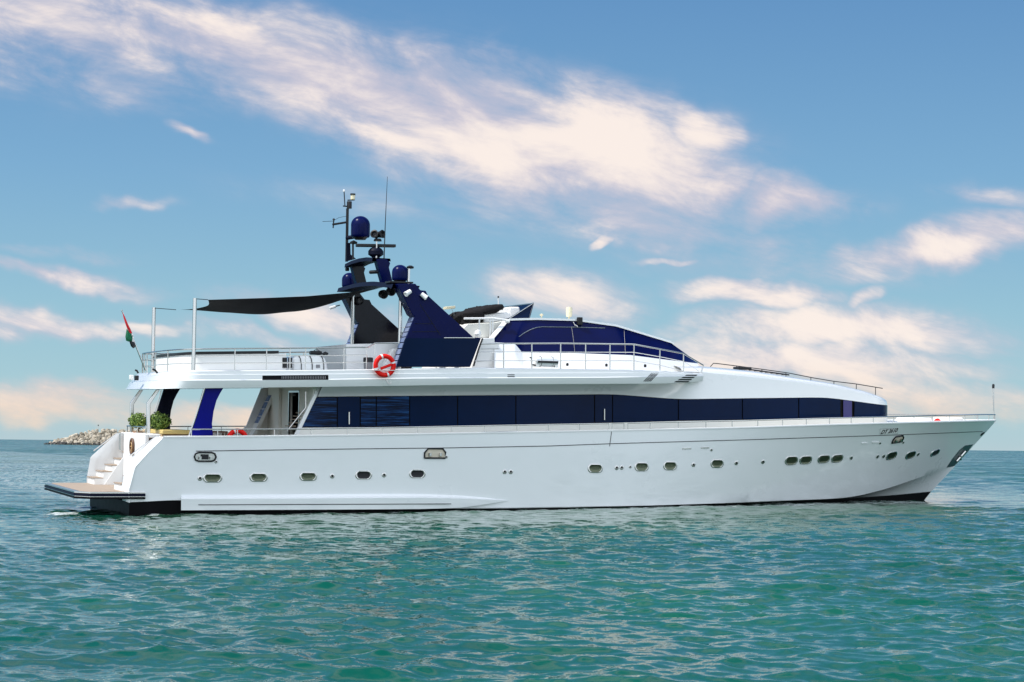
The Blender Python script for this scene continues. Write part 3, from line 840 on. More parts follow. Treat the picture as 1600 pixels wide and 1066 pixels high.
strip_pane(563, 588, m=GLASS_REFL)
strip_pane(588, 640, m=GLASS_REFL)
for a, b in ((640, 715), (715, 806), (806, 929)): strip_pane(a, b, tilt=prt(-0.006, 0.006))
d2 = strip_pane(929, 957, 'side_door', GLASS)
for a, b in ((957, 1060), (1060, 1160), (1160, 1248), (1248, 1314)): strip_pane(a, b, tilt=prt(-0.006, 0.006))
xg = np.r_[Q(1334.5, 640, yH)[0], [x for x in hx if x > Q(1336, 640, yH)[0]]]
MB().grid([[np.array((x + 0.012, -HW(x) - 0.006, zwt(x) - 0.008)) for x in xg], [np.array((x + 0.012, -HW(x) - 0.006, zwb(x) + 0.008)) for x in xg]]).mirror().build('window_pane', GLASS, yacht)
pv = strip_pane(1317, 1332, 'window_pane', GLASS2); pv['label'] = 'small violet tinted pane near the front of the window band'
for d_, px, y0, y1 in ((d1, 545.5, 644, 663), (d2, 944.5, 639, 656.5)):
    MB().tube([Q(px, y0, lambda x: yH(x) - 0.05), Q(px, y1, lambda x: yH(x) - 0.05)], 0.022, 8).build('handle', STEEL, d_)
# port side band simply carries one long pane
for (a, b) in ((XAb + 0.6, 12.0), (12.05, 19.0), (19.05, XN - 1.3)):
    xs_ = np.linspace(a, b, 20)
    MB().grid([[np.array((x, HW(x) + 0.006, zwt(x) - 0.01)) for x in xs_], [np.array((x, HW(x) + 0.006, zwb(x) + 0.01)) for x in xs_]]).build('window_pane', GLASS, yacht)
# after bulkhead with the open door, and the raked ends of the house sides
bz0, bz1 = DZ(XAb), zob(XA) + 0.03
XBK = P(486, 640, -2.5)[0]
ypx = lambda px: float(PX(px, 640, XBK)[1])
dl, dr, dt_ = ypx(452), ypx(468), float(PX(460, 612, XBK)[2])
bh = MB()
for (ya, yb, za, zb) in ((2.66, dl, bz0, bz1), (dr, -2.66, bz0, bz1), (dl, dr, dt_, bz1)):
    bh.box(XBK, XBK + 0.1, min(ya, yb), max(ya, yb), za, zb)
bh.build('saloon_bulkhead', CREAM, yacht, smooth=False)
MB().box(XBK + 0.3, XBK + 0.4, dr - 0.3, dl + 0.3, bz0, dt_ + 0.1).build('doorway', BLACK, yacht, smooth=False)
MB().box(XBK - 0.10, XBK - 0.002, ypx(440), ypx(434), bz0, bz1).build('bulkhead_post', CREAM, yacht, bevel=0.02)
df = MB()
for y in (dl, dr): df.box(XBK - 0.03, XBK + 0.02, y - 0.03, y + 0.03, bz0, dt_)
df.box(XBK - 0.03, XBK + 0.02, dr, dl, dt_ - 0.03, dt_ + 0.03)
df.build('door_frame', STEEL, yacht)
SL0, SL1 = P(467, 668, -2.7), P(497, 605, -2.7)
def slant(z): return SL0[0] + (SL1[0] - SL0[0]) * (z - SL0[2]) / (SL1[2] - SL0[2])
for sgn in (-1, 1):
    MB().add([(slant(bz0) + 0.02, sgn * 2.655, bz0), (XBK, sgn * 2.655, bz0), (XBK, sgn * 2.655, bz1), (slant(bz1) + 0.02, sgn * 2.655, bz1)], [(0, 1, 2, 3)]).build('house_end_lining', CREAM, yacht, smooth=False)
    fr2 = MB()
    zz = (bz0, bz1)
    a = [(slant(z) - 0.03, sgn * 2.73, z) for z in zz]; b = [(slant(z) + 0.09, sgn * 2.73, z) for z in zz]
    fr2.prism([a[0], b[0], b[1], a[1]], (0, -sgn * (0.55 if sgn > 0 else 0.10), 0))
    ff = fr2.build('house_end_frame', WHITE2, yacht, smooth=False)
    for k in range(4 if sgn > 0 else 0):
        za = SL0[2] + 0.08 + k * 0.245; zb = za + 0.225
        MB().prism([(slant(za) - 0.032, sgn * 2.70, za), (slant(za) - 0.032, sgn * 2.22, za), (slant(zb) - 0.032, sgn * 2.22, zb), (slant(zb) - 0.032, sgn * 2.70, zb)], (-0.012, 0, 0)).build('end_window', mat('pale_blue_glass', (0.10, 0.17, 0.36), 0.15), ff, smooth=False)
# white side fins that carry the overhang at the after end of the house
for sgn in (-1, 1):
    pts = [P(480, 605, -2.74), P(503, 605, -2.74), P(474, 668, -2.74), P(474, 684, -2.74), P(440, 684, -2.74), P(455, 668, -2.74)]
    if sgn < 0: pts = [P(484, 604, -2.75), P(507, 604, -2.75), P(492, 620, -2.75), P(471, 660, -2.75), P(462, 660, -2.75)]
    MB().prism([(q[0], -sgn * q[1] * -1 if sgn < 0 else -q[1], q[2]) for q in pts], (0, 0.06, 0)).build('house_side_fin', WHITE2, yacht, smooth=False)
# companionway to the upper deck: two sloping rails and treads
ld = None
for y in (-2.35, -1.85):
    pts = [P(449, 673, y), P(478, 637, y), P(478, 612, y)]
    o_ = rail('ladder_rail', pts, 0.022)
    ld = ld or o_
for k in range(6):
    q = P(449 + 29 * (k + 1) / 7, 676 - 36 * (k + 1) / 7, -2.35)
    MB().box(q[0] - 0.11, q[0] + 0.11, -2.33, -1.87, q[2] - 0.02, q[2] + 0.01).build('step', TEAK, ld)

# ------------------------------------------------------------------ upper deck
XC = P(330, 600, -3.2)[0]
def outline(a_len, n=26, ins=0.0):
    """plan of the after part: straight sides, rounded stern. Returns starboard-to-port points aft of XC."""
    r = []
    for t in np.linspace(0, math.pi, 2 * n + 1):
        e = 0.62
        y = -(3.22 - ins) * math.copysign(abs(math.cos(t)) ** e, math.cos(t))
        x = XC - (a_len - ins) * abs(math.sin(t)) ** e
        r.append((x, y))
    return r
def leftmost(a): return min(pix((x, y, zob(x)))[0] for x, y in outline(a))
lo_a, hi_a = 0.5, 6.0
for _ in range(40):
    m_ = (lo_a + hi_a) / 2
    if leftmost(m_) > 196: lo_a = m_
    else: hi_a = m_
ALEN = lo_a
ux = np.linspace(XC, XE1, 70)
def deck_ring(zf, off, aft_off=0.0, ins=0.0):
    r = [np.array((x, -(UO(x) - ins + off), zf(x))) for x in ux[::-1]]
    for x, y in outline(ALEN + aft_off, ins=ins)[1:-1]:
        n = np.array((x - XC + 0.001, y)); n /= np.linalg.norm(n)
        r.append(np.array((x + off * n[0], y + off * n[1], zf(max(x, XS['s'])))))
    return r + [np.array((q[0], -q[1], q[2])) for q in r[:len(ux)][::-1]]
rings = [deck_ring(lambda x: zob(x) + 0.03, -0.30), deck_ring(zob, -0.02), deck_ring(zob, 0.0), deck_ring(lambda x: zob(x) * 0.55 + zrg(x) * 0.45, 0.035, -0.1),
         deck_ring(zrg, 0.06, -0.18), deck_ring(lambda x: zrg(x) + 0.03, 0.035, -0.22), deck_ring(zln, 0.03, -0.33), deck_ring(lambda x: zln(x) + 0.012, 0.0, -0.34), deck_ring(lambda x: ztp(x) - 0.03, 0.0, -0.40), deck_ring(ztp, -0.05, -0.45), deck_ring(ztp, -0.22, -0.45)]
ud = MB().grid(rings)
# close deck and soffit across the beam
for rg, fl in ((rings[-1], 0), (rings[0], 0)):
    h_ = len(rg) // 2
    ud.grid([rg[:h_ + 1], rg[::-1][:h_ + 1]])
# forward end: fascia returns to the house side
ud.add([r[0] for r in rings] , [tuple(range(len(rings)))])
udo = ud.build('upper_deck', WHITE, yacht, sharp=22)
UB = bvh_of(udo)
def deco(poly, name, m, bv=UB, lift=0.008, thick=0.02, parent=yacht):
    d_ = decal(bv, poly, lift, thick)
    return d_.build(name, m, parent, smooth=False) if d_ else None
# long black intake grille with upright fins
gr = deco([(410, 587), (513, 586), (513, 593.5), (410, 594)], 'intake_grille', BLACK)
for px in np.arange(440, 509, 2.6):
    deco([(px, 588), (px + 0.9, 588), (px + 0.9, 592.7), (px, 592.7)], 'fin', GREY, lift=0.016, thick=0.01, parent=gr)
for k in range(5):
    a = 1018 + k * 2.5
    deco([(a, 583), (a + 1.3, 583), (a - 11.5, 596), (a - 12.8, 596)], 'vent_louvre', DARK)
for k in range(4):
    y = 585.6 + k * 3.3; sh = k * 5.6
    deco([(1073 - sh, y), (1090 - sh * 0.75, y), (1087.5 - sh * 0.75, y + 1.9), (1070 - sh, y + 1.9)], 'vent_louvre', DARK)
for y in (585.2, 588):
    deco([(793, y), (804, y), (804, y + 1.2), (793, y + 1.2)], 'vent_slit', DARK)
for px in (712, 795, 816, 878): 
    q = P(px, 600.8, -2.95); MB().box(q[0] - 0.12, q[0] + 0.12, -2.95, -2.75, zob(q[0]) - 0.02, zob(q[0]) + 0.02).build('soffit_light', DARK, yacht)
# stern pillars
blue = [(322, 605), (349.5, 605), (343, 616), (338, 626), (333.5, 643), (331, 662), (332.5, 684), (296.5, 684), (308, 650)]
for sgn in (-1, 1):
    pts = [P(px, py, -3.04) for px, py in blue]
    MB().prism([(q[0], sgn * 3.04, q[2]) for q in pts], (0, -sgn * 0.10, 0)).build('stern_pillar', NAVYDARK, yacht, bevel=0.015)
    MB().prism([(q[0], sgn * 3.062, q[2]) for q in pts], (0, -sgn * 0.02, 0)).build('outer_panel', ROYAL, bpy.data.objects[[o.name for o in yacht.children if o.name.startswith('stern_pillar')][-1]], smooth=False)
    e = [P(px, py, -3.06) for px, py in ((320.5, 605), (307, 650), (295.5, 684))]
    MB().tube([(q[0] - 0.02, sgn * 3.06, q[2]) for q in e], 0.022, 6).build('pillar_trim', STEEL, yacht)
    w_ = [P(px, py, -1.3) for px, py in ((244.5, 608.8), (229.3, 630), (229.3, 680), (235, 680), (235, 632), (250.2, 608.8))]
    MB().prism([(q[0], sgn * 1.3, q[2]) for q in w_], (0, 0.10, 0)).build('stern_post', STEEL, yacht, bevel=0.015)

# ------------------------------------------------------------------ upper deck aft: rail, seat back, poles
def ring_at(zf, ins, aft=-0.45, x_to=XE1, port=True):
    r = deck_ring(zf, 0.0, aft, ins)
    return r
zrail = fz([(185, 549), (300, 545.5), (480, 544), (700, 541), (1100, 541)], lambda x: -3.1)
zmid = fz([(185, 569), (300, 568), (480, 567.2), (700, 565), (1100, 562)], lambda x: -3.1)
zmid2 = fz([(185, 558.5), (300, 557), (480, 555.8), (700, 554), (1100, 552)], lambda x: -3.1)
XR = P(575, 545, -3.1)[0]
def aft_rail(zf):
    r = ring_at(zf, 0.12)
    return [q for q in r if q[0] <= XR]
rt = aft_rail(zrail)
# starboard end of the rail steps up beside the bar
p1, p2, p3 = P(577, 542, -3.1), P(585, 536.5, -3.1), P(622, 535.8, -3.1)
ar = MB().tube([p3, p2, p1] + rt, 0.022, 8).tube(aft_rail(zmid2), 0.012, 6).tube(aft_rail(zmid), 0.012, 6)
ar = ar.build('aft_deck_rail', STEEL, yacht)
def nearest(r, px):
    return min((q for q in r if q[1] < 2.0), key=lambda q: abs(pix(q)[0] - px))
for px in (211.5, 218, 229, 245, 263, 361, 421, 449, 480, 535, 575):
    q = nearest(rt, px)
    rail('stanchion', [(q[0], q[1], ztp(max(q[0], XS['s'])) - 0.02), q], 0.018, ar)
for q in [q for q in rt if q[1] > 2.0][::6]:
    rail('stanchion', [(q[0], q[1], ztp(max(q[0], XS['s'])) - 0.02), q], 0.018, ar)
q = P(585.5, 537, -3.1); rail('stanchion', [(q[0], q[1], ztp(q[0])), q], 0.018, ar)
# seat back wall round the stern
zsb = fz([(185, 558), (300, 554), (440, 552.5), (520, 552)], lambda x: -2.7)
XSB = P(455, 560, -2.7)[0]
sb = [q for q in ring_at(zsb, 0.55) if q[0] <= XSB]
sb_i = [q for q in ring_at(zsb, 0.72) if q[0] <= XSB]
fl = lambda r: [np.array((q[0], q[1], ztp(max(q[0], XS['s'])) - 0.02)) for q in r]
sw = MB().grid([fl(sb), sb]); sw.grid([sb_i, fl(sb_i)])
sw.grid([sb, sb_i]); sw.build('seat_back_wall', WHITE2, yacht)
XSC = P(440, 552, -2.7)[0]
upz = lambda r, dz: [np.array((q[0], q[1], q[2] + dz)) for q in r if q[0] <= XSC]
o0, i0 = ring_at(zsb, 0.52), ring_at(zsb, 0.78)
MB().grid([upz(o0, 0.002), upz(o0, 0.085), upz(i0, 0.085), upz(i0, 0.002)]).build('seat_back_cushion', DARK, yacht)
for k, (a, b) in enumerate(((441.5, 448.5), (450.5, 456.5))):
    for (t_, u_) in ((559, 566), (568, 575)):
        A = [P(a, t_, -2.69), P(b, t_, -2.69), P(b, u_, -2.69), P(a, u_, -2.69)]
        MB().prism(A, (0, 0.03, 0)).build('vent_grille', DARK, yacht, smooth=False)
# awning poles
for (px, t_, b_, y) in ((303, 466, 579, -3.0), (625, 447.5, 578, -2.5)):
    A, B = P(px + 1.5, t_, y), P(px - 1.0, b_, y)
    for sgn in (-1, 1):
        MB().tube([(A[0], -sgn * y, A[2]), (B[0], -sgn * y, B[2])], 0.062, 10).build('awning_pole', STEEL, yacht)
# floodlights and brackets at the stern corners
for (px, py, y) in ((213, 591, -1.0), (205, 590, 0.9)):
    q = P(px, py, y)
    MB().box(q[0] - 0.05, q[0] + 0.06, y - 0.1, y + 0.1, q[2] - 0.07, q[2] + 0.08).build('stern_floodlight', DARK if px > 205 else WHITE2, yacht, bevel=0.015)
for (a, b, y) in (((238, 577), (246, 583), -2.8), ((211, 578.5), (216, 583), -0.5)):
    p_, q_ = P(*a, y), P(*b, y)
    MB().tube([p_, (p_ + q_) / 2 + np.array((0, -.02, .03)), q_], 0.03, 6).build('mooring_cleat', DARK, yacht)

# ------------------------------------------------------------------ bar block, arch, pilothouse
def block(poly, y0, y1, name, m, bevel=0.02):
    pts = [P(px, py, y0) for px, py in poly]
    return MB().prism(pts, (0, y1 - y0, 0)).build(name, m, yacht, bevel=bevel)
block([(541, 538), (627, 536), (627, 580), (541, 580)], -2.05, 1.3, 'upper_deck_bar', WHITE2)
block([(614, 545), (622, 545), (610, 580), (596, 580)], -2.5, -2.2, 'bar_side_panel', WHITE2)

arch_px = [(620.7, 443.5), (649.5, 443.5), (657, 453.5), (665.5, 454.5), (669, 462), (740, 527.3), (752, 528), (735, 573.5), (620, 573), (634, 530), (648, 494.5), (644, 491.5), (630, 462)]
YAR = -3.10
for sgn in (-1, 1):
    pts = [P(px, py, YAR) for px, py in arch_px]
    if sgn > 0: pts = pts
    mb = MB().prism([(q[0], sgn * -YAR, q[2]) for q in pts], (0, -sgn * 0.5, 0))
    ao = mb.build('radar_arch_leg', NAVY, yacht, bevel=0.02)
    MB().prism([(q[0], sgn * (-YAR - 0.505), q[2]) for q in (np.array(P(px, py, YAR)) for px, py in arch_px)], (0, -sgn * 0.012, 0)).build('inner_panel', GLOSSBLACK, ao, smooth=False)
    # louvred after edge and seams
    e = [P(px, py, YAR) for px, py in ((648.5, 495), (634.5, 530), (620.3, 572.5))]
    for k in range(9):
        t0, t1 = k / 9 + 0.01, (k + 1) / 9 - 0.012
        def pt(t): 
            t *= 2; i = min(int(t), 1); return e[i] + (e[i + 1] - e[i]) * (t - i)
        a, b = pt(t0), pt(t1)
        MB().prism([(a[0] - 0.012, sgn * (-YAR - 0.03), a[2]), (a[0] - 0.012, sgn * (-YAR - 0.47), a[2]), (b[0] - 0.012, sgn * (-YAR - 0.47), b[2]), (b[0] - 0.012, sgn * (-YAR - 0.03), b[2])], (-0.03, 0, -0.012)).build('louvre', mat('steel_blue_panel', (0.16, 0.20, 0.33), 0.25), ao, smooth=False)
    # lower glossy panel, set proud, and the raised diagonal
    lp = [(633.5, 528.6), (751, 528.9), (734.8, 573), (620.6, 572.5)]
    MB().prism([(q[0], sgn * (-YAR + 0.012), q[2]) for q in (P(px, py, YAR - 0.012) for px, py in lp)], (0, -sgn * 0.012, 0)).build('arch_lower_panel', GLASS, ao, smooth=False)
    for a, b in (((656, 475), (688, 524)), ((648, 506), (676, 506)), ((644, 518.5), (686, 518.5))):
        MB().tube([(q[0], sgn * (-YAR + 0.003), q[2]) for q in (P(*a, YAR), P(*b, YAR))], 0.008, 5).build('panel_seam', DARK, ao)
    A = [P(px, py, YAR - 0.014) for px, py in ((694, 527.4), (742, 527.4), (742, 528.3), (694, 528.3))]
    MB().prism([(q[0], sgn * (-YAR + 0.016), q[2]) for q in A], (0, -sgn * 0.01, 0)).build('trim_strip', STEEL, ao, smooth=False)
# main cross beam between the arch tops
path = [P(624, 447, -2.9), P(596, 442.5, -0.95), P(570, 445.3, 0.85), P(540, 453, 2.9)]
xb_ = 8.9
path = [np.array((xb_, q[1], q[2])) for q in path]
pd = [path[0]]
for a, b in zip(path[:-1], path[1:]):
    for t in np.linspace(0, 1, 8)[1:]: pd.append(a + (b - a) * t)
pd = np.array(pd)
for _ in range(4): pd[1:-1] = (pd[:-2] + 2 * pd[1:-1] + pd[2:]) / 4
sec = [(-0.45, -0.09), (0.45, -0.06), (0.5, 0.03), (-0.4, 0.05)]
MB().grid([[(p[0] + a, p[1], p[2] + b) for a, b in sec] for p in pd], closed=True).build('arch_cross_beam', NAVYDARK, yacht)
# upper arch
up = [(587.9, 404.5), (604, 404.5), (610, 411), (608, 418), (613.6, 441), (598, 441.5), (592, 420)]
YU2 = -1.45
for sgn in (-1, 1):
    pts = [P(px, py, YU2) for px, py in up]
    ul = MB().prism([(q[0], sgn * 1.45, q[2]) for q in pts], (0, -sgn * 0.28, 0)).build('upper_arch_leg', NAVY, yacht, bevel=0.015)
    MB().prism([(q[0], sgn * 1.166, q[2]) for q in pts], (0, -sgn * 0.012, 0)).build('inner_panel', GLOSSBLACK, ul, smooth=False)
zt = P(596, 404.5, -1.45); xt_ = zt[0]
crs = [(-1.45, 0.0), (-0.8, 0.06), (0, 0.08), (0.8, 0.06), (1.5, 0.0)]
MB().grid([[(xt_ - 0.32, y, zt[2] + d - 0.10), (xt_ + 0.32, y, zt[2] + d - 0.07), (xt_ + 0.30, y, zt[2] + d + 0.02), (xt_ - 0.30, y, zt[2] + d + 0.02)] for y, d in crs], closed=True).build('upper_cross_beam', NAVYDARK, yacht)
ztop = zt[2] + 0.02
# mast with instruments
def seg(name, pts, r, m=DARK, parent=yacht, r2=None): return MB().tube(pts, r, 8, r2=r2).build(name, m, parent)
ym = 1.42
mast = seg('mast', [P(541.5, 409, ym), P(543, 326, ym)], 0.05)
MB().prism([P(540.5, 409, ym), P(555, 405, ym), P(546.5, 398, ym), P(546, 380, ym), P(540.7, 380, ym)], (0, -0.1, 0)).build('mast_foot', NAVYDARK, mast)
seg('antenna', [P(539, 323, ym), P(537.6, 299, ym)], 0.018, DARK, mast)
MB().lathe([(0, 0), (.035, .0), (.04, .05), (0, .09)], P(537.5, 300, ym), n=10).build('antenna_tip', WHITE2, mast)
seg('bracket', [P(536, 322, ym), P(549, 323.5, ym)], 0.022, DARK, mast)
def cyl(name, px, py, y, r, h, m, parent=yacht, n=14):
    q = P(px, py, y)
    return MB().lathe([(0, 0), (r, 0), (r, h * 0.92), (r * .9, h), (0, h)], q, n=n).build(name, m, parent, sharp=40)
cyl('navigation_light', 545.7, 326, ym, 0.085, 0.24, DARK, mast)
seg('bracket', [P(543, 313, ym), P(554, 312.5, ym)], 0.02, DARK, mast)
cyl('navigation_light', 551.3, 312, ym, 0.075, 0.2, IVORY, mast)
MB().lathe([(0, 0), (.09, 0), (.09, .05), (0, .05)], P(551.3, 305, ym), n=12).build('light_cap', DARK, mast)
seg('spreader', [P(541, 347.5, ym), P(519.5, 351, ym)], 0.035, DARK, mast)
seg('wind_vane', [P(504, 346.3, ym), P(523, 345.5, ym)], 0.008, DARK, mast)
seg('wind_vane', [P(521.5, 343.5, ym), P(520.5, 356.5, ym)], 0.022, DARK, mast)
MB().lathe([(0, 0), (.05, .02), (.03, .06), (0, .07)], P(521.5, 344.5, ym), n=8).build('anemometer_cup', DARK, mast)
seg('wire', [P(521, 345, ym), P(530, 340, ym), P(541, 338, ym)], 0.006, DARK, mast)
seg('bracket', [P(542, 372, ym), P(560, 369, ym - 0.5)], 0.07, NAVYDARK, mast)
def dome(name, px, py_b, y, r, h, m, stand=True):
    q = P(px, py_b, y)
    prof = [(0, 0), (r * .9, 0.0), (r * .97, 0.03), (r, 0.08)]
    hs = max(h - r * 0.95, 0.1)
    prof += [(r, hs)] + [(r * math.cos(a), hs + (h - hs) * math.sin(a)) for a in np.linspace(0.12, math.pi / 2, 9)]
    o = MB().lathe(prof, q, n=28).build(name, m, yacht, sharp=40)
    MB().lathe([(0, -.08), (r * .55, -.08), (r * .75, 0.0), (0, 0.0)], q, n=20).build('dome_base', DARK, o)
    return o
dome('satellite_dome', 563, 371, 0.75, 0.32, 0.71, NAVY)
dome('satellite_dome', 625, 438.5, -2.5, 0.265, 0.50, NAVY)
dome('satellite_dome', 546, 449, 2.5, 0.265, 0.50, NAVY)
q = P(625, 440, -2.5); MB().box(q[0] - 0.42, q[0] + 0.36, q[1] - 0.25, q[1] + 0.25, q[2] - 0.06, q[2] - 0.01).build('dome_shelf', DARK, yacht)
# stubby posts and the two radar scanners
pst = seg('instrument_post', [P(551.5, 405, 1.05), P(551.5, 380, 1.05)], 0.035)
MB().lathe([(0, 0), (.12, .02), (.13, .08), (0, .14)], P(552.5, 382, 1.05), n=12).build('horn_cap', DARK, pst)
rb = P(587, 405, -0.55)
rp = MB().lathe([(.0, 0), (.14, 0), (.13, .06), (.25, .14), (.25, .26), (.19, .34), (.09, .40), (.09, .48), (0, .48)], rb, n=16).build('radar_pedestal', NAVYDARK, yacht)
A, B = P(556.5, 383.5, -0.55), P(617.5, 384.5, -0.55)
c_ = (A + B) / 2
MB().obox(c_, (B - A) / 2, (0, 0.09, 0), (0, 0, 0.05)).build('radar_scanner', DARK, rp, bevel=0.02)
hp = seg('horn_post', [P(588, 405, -0.7), P(588.5, 376, -0.7)], 0.025, STEEL)
MB().lathe([(0, 0), (.14, 0), (.12, .06), (.10, .08), (0, .08)], P(590, 377, -0.7), n=12).build('horn_base', DARK, hp)
for px, py in ((586.5, 367), (594, 366.5)):
    q = P(px, py, -0.7)
    MB().lathe([(0, -.12), (.09, -.12), (.11, 0), (.14, .11), (.10, .12), (.06, .05), (0, .04)], q, axis=(0.5, -0.85, 0.1) if px > 590 else (-0.6, -0.7, 0.2), n=14).build('searchlight', DARK, hp)
seg('whip_antenna', [P(600, 405, -1.0), P(602, 350, -1.0), P(605.3, 276, -1.0)], 0.022, DARK, r2=0.007)
A, B = P(578.5, 425.5, -0.9), P(597, 424.5, -1.4); seg('floodlight_arm', [A, B], 0.06)
A, B = P(540, 421, 1.4), P(545, 421, 1.4); seg('floodlight_arm', [A, B], 0.06)
pm = seg('light_post', [P(638, 446.5, -2.6), P(639, 420, -2.6)], 0.045, STEEL)
MB().lathe([(0, 0), (.11, .02), (.12, .07), (.05, .11), (0, .11)], P(641, 420.5, -2.6), n=12).build('lamp_head', DARK, pm)
for (px, py, y) in ((637, 458, -3.2), (663, 463, -3.2), (611, 455.5, -2.3), (599, 460, -2.0), (561, 470, 2.5)):
    q = P(px, py, y)
    wht = px in (637, 663)
    MB().lathe([(0, -.12), (.07, -.12), (.08, .04), (.09, .09), (.07, .10), (.05, .06), (0, .06)] if wht else [(0, -.14), (.13, -.12), (.15, .05), (.12, .12), (.08, .08), (0, .07)], q, axis=(-0.8, -0.3, -0.5) if px == 637 else (0.7, -0.3, -0.6) if wht else (0.1, -1, -0.1), n=14).build('deck_floodlight' if wht else 'deck_speaker', WHITE2 if wht else DARK, yacht)
for (px, py, y) in ((520.5, 481, 2.9), (524, 478, 2.9)):
    pass
q0, q1 = P(524, 479, 3.0), P(515, 482, 3.0); so_ = seg('stern_light', [q0, q1], 0.05, WHITE2); seg('light_arm', [q0, P(531, 477, 3.0)], 0.02, DARK, so_)

# ------------------------------------------------------------------ pilothouse
XP1 = P(1093, 568, -0.9)[0]
def nar(x): return 1 - 0.42 * min(1, max(0, (x - 15.6) / (XP1 - 15.6))) ** 1.8
yGB = lambda x: -2.30 * nar(x)
yGT = lambda x: -1.72 * nar(x)
yLB = lambda x: -2.72 * nar(x) + 0.0
GB = [(772, 528), (772.1, 535), (804, 536.5), (816, 551), (900, 552), (985, 555), (1040, 562), (1090, 568)]
GT = [(783, 514), (795, 500.5), (815, 500), (840, 499.5), (900, 501.2), (962, 509.8), (1048, 535.8), (1091, 566.8)]
def pair_rows(A, B, ya, yb, n=12):
    """matched polylines -> two rows of points"""
    ra, rb_ = [], []
    for i in range(len(A) - 1):
        for t in np.linspace(0, 1, n, endpoint=(i == len(A) - 2)):
            a = np.array(A[i]) + (np.array(A[i + 1]) - np.array(A[i])) * t
            b = np.array(B[i]) + (np.array(B[i + 1]) - np.array(B[i])) * t
            ra.append(Q(*a, ya)); rb_.append(Q(*b, yb))
    return ra, rb_
gb, gt_ = pair_rows(GB, GT, yGB, yGT)
pg = MB().grid([gb, [(a + b) / 2 for a, b in zip(gb, gt_)], gt_]).mirror()
# windscreen across the bow end
nws = [i for i, q in enumerate(gt_) if q[0] > Q(1046, 535, yGT)[0]]
i0 = nws[0]
wsr = [gt_[i] for i in nws]
pg.grid([[np.array((q[0] + 0.0, q[1] * k, q[2] + 0.02 * (1 - k * k))) for q in wsr] for k in (1, .5, 0, -.5, -1)])
pgl = pg.build('pilothouse_glass', NAVYGLASS, yacht, sharp=25)
PB = bvh_of(pgl)
# roof
rtop = [q for i, q in enumerate(gt_) if 12 <= i <= i0 + 1]
eave = [np.array((q[0], q[1] - 0.05, q[2] - 0.012)) for q in rtop]
eave2 = [np.array((q[0], q[1] - 0.05, q[2] + 0.055)) for q in rtop]
rws = [[np.array((q[0], q[1] + 0.1, q[2] - 0.012)) for q in rtop], eave, eave2] + [[np.array((q[0], q[1] * k, q[2] + 0.055 + 0.05 * (1 - k * k))) for q in rtop] for k in (0.9, 0.6, 0.3, 0.0)]
MB().grid(rws).mirror().build('pilothouse_roof', WHITE, yacht, sharp=30)
# raked white frame at the after end
A = [P(765, 528, -2.33), P(772.5, 528, -2.33), P(797, 499, -1.8), P(789, 499, -1.8)]
for sgn in (-1, 1): MB().prism([(q[0], -sgn * q[1], q[2]) for q in A], (0, sgn * -0.06, 0)).build('pilothouse_frame', WHITE2, yacht, smooth=False)
# lower white wall
LW = [(772, 578), (773, 578), (806, 578), (820, 577.8), (900, 577.6), (985, 579.5), (1040, 581.5), (1096, 583)]
lw, gb2 = pair_rows(LW, GB, yLB, lambda x: yGB(x) - 0.004)
MB().grid([lw, [(a + b) / 2 for a, b in zip(lw, gb2)], gb2]).mirror().build('pilothouse_lower_wall', WHITE, yacht)
# wrap of the lower wall into the coach roof
# glass seams and sweep line
def on_glass(pts, name, m, r, parent=pgl, lift=0.01, bv=PB):
    q = []
    for px, py in pts:
        l, n = hit(bv, px, py)
        if l is not None: q.append(l + n * lift)
    if len(q) > 1: MB().tube(q, r, 6).build(name, m, parent)
on_glass([(810.5, 526.5), (818, 521), (828, 515.5), (838, 512), (846, 511), (870, 511.3), (900, 511.6), (945, 513)], 'pinstripe', STEEL, 0.010)
on_glass([(893, 511), (896, 532), (898, 551)], 'glass_seam', GREY, 0.007)
on_glass([(975, 516), (976, 535), (977, 553)], 'glass_seam', GREY, 0.007)
l, n = hit(PB, 904, 504)
sk = MB().obox(l + n * 0.09, (0.09, 0, 0), (0, 0.06, 0), (0, 0, 0.13)).build('loudspeaker', DARK, yacht, bevel=0.02)
on_glass([(895, 504), (897, 508), (902, 511)], 'bracket', STEEL, 0.02, parent=sk, lift=0.03)
# roof fittings
q = P(889, 499, -0.9)
o_ = MB().lathe([(0, 0), (.03, 0), (.03, .12), (.10, .14), (.11, .40), (.09, .46), (0, .47)], q + np.array((0, 0, -0.05)), n=16).build('satellite_antenna', IVORY, yacht)
q = P(846, 498, -0.9)
MB().lathe([(0, 0), (.02, 0), (.02, .10), (.06, .12), (.06, .17), (0, .19)], q + np.array((0, 0, -0.02)), n=12).build('gps_antenna', IVORY, yacht)
# grey cabin block below the flying bridge
block([(752, 528.5), (773, 528), (773, 535), (779, 536), (784, 580), (735, 580), (747, 545)], -2.42, 2.42, 'flybridge_base', WHITE2)
for (a, b) in (((752, 545.5), (781, 545)), ((745, 565), (783, 563.5))):
    MB().tube([P(*a, -2.425), P(*b, -2.425)], 0.006, 5).build('panel_seam', GREY, yacht)
MB().tube([P(754, 529, -2.46), P(748, 545, -2.46), P(740, 572, -2.46)], 0.03, 6).build('base_trim', DARK, yacht)
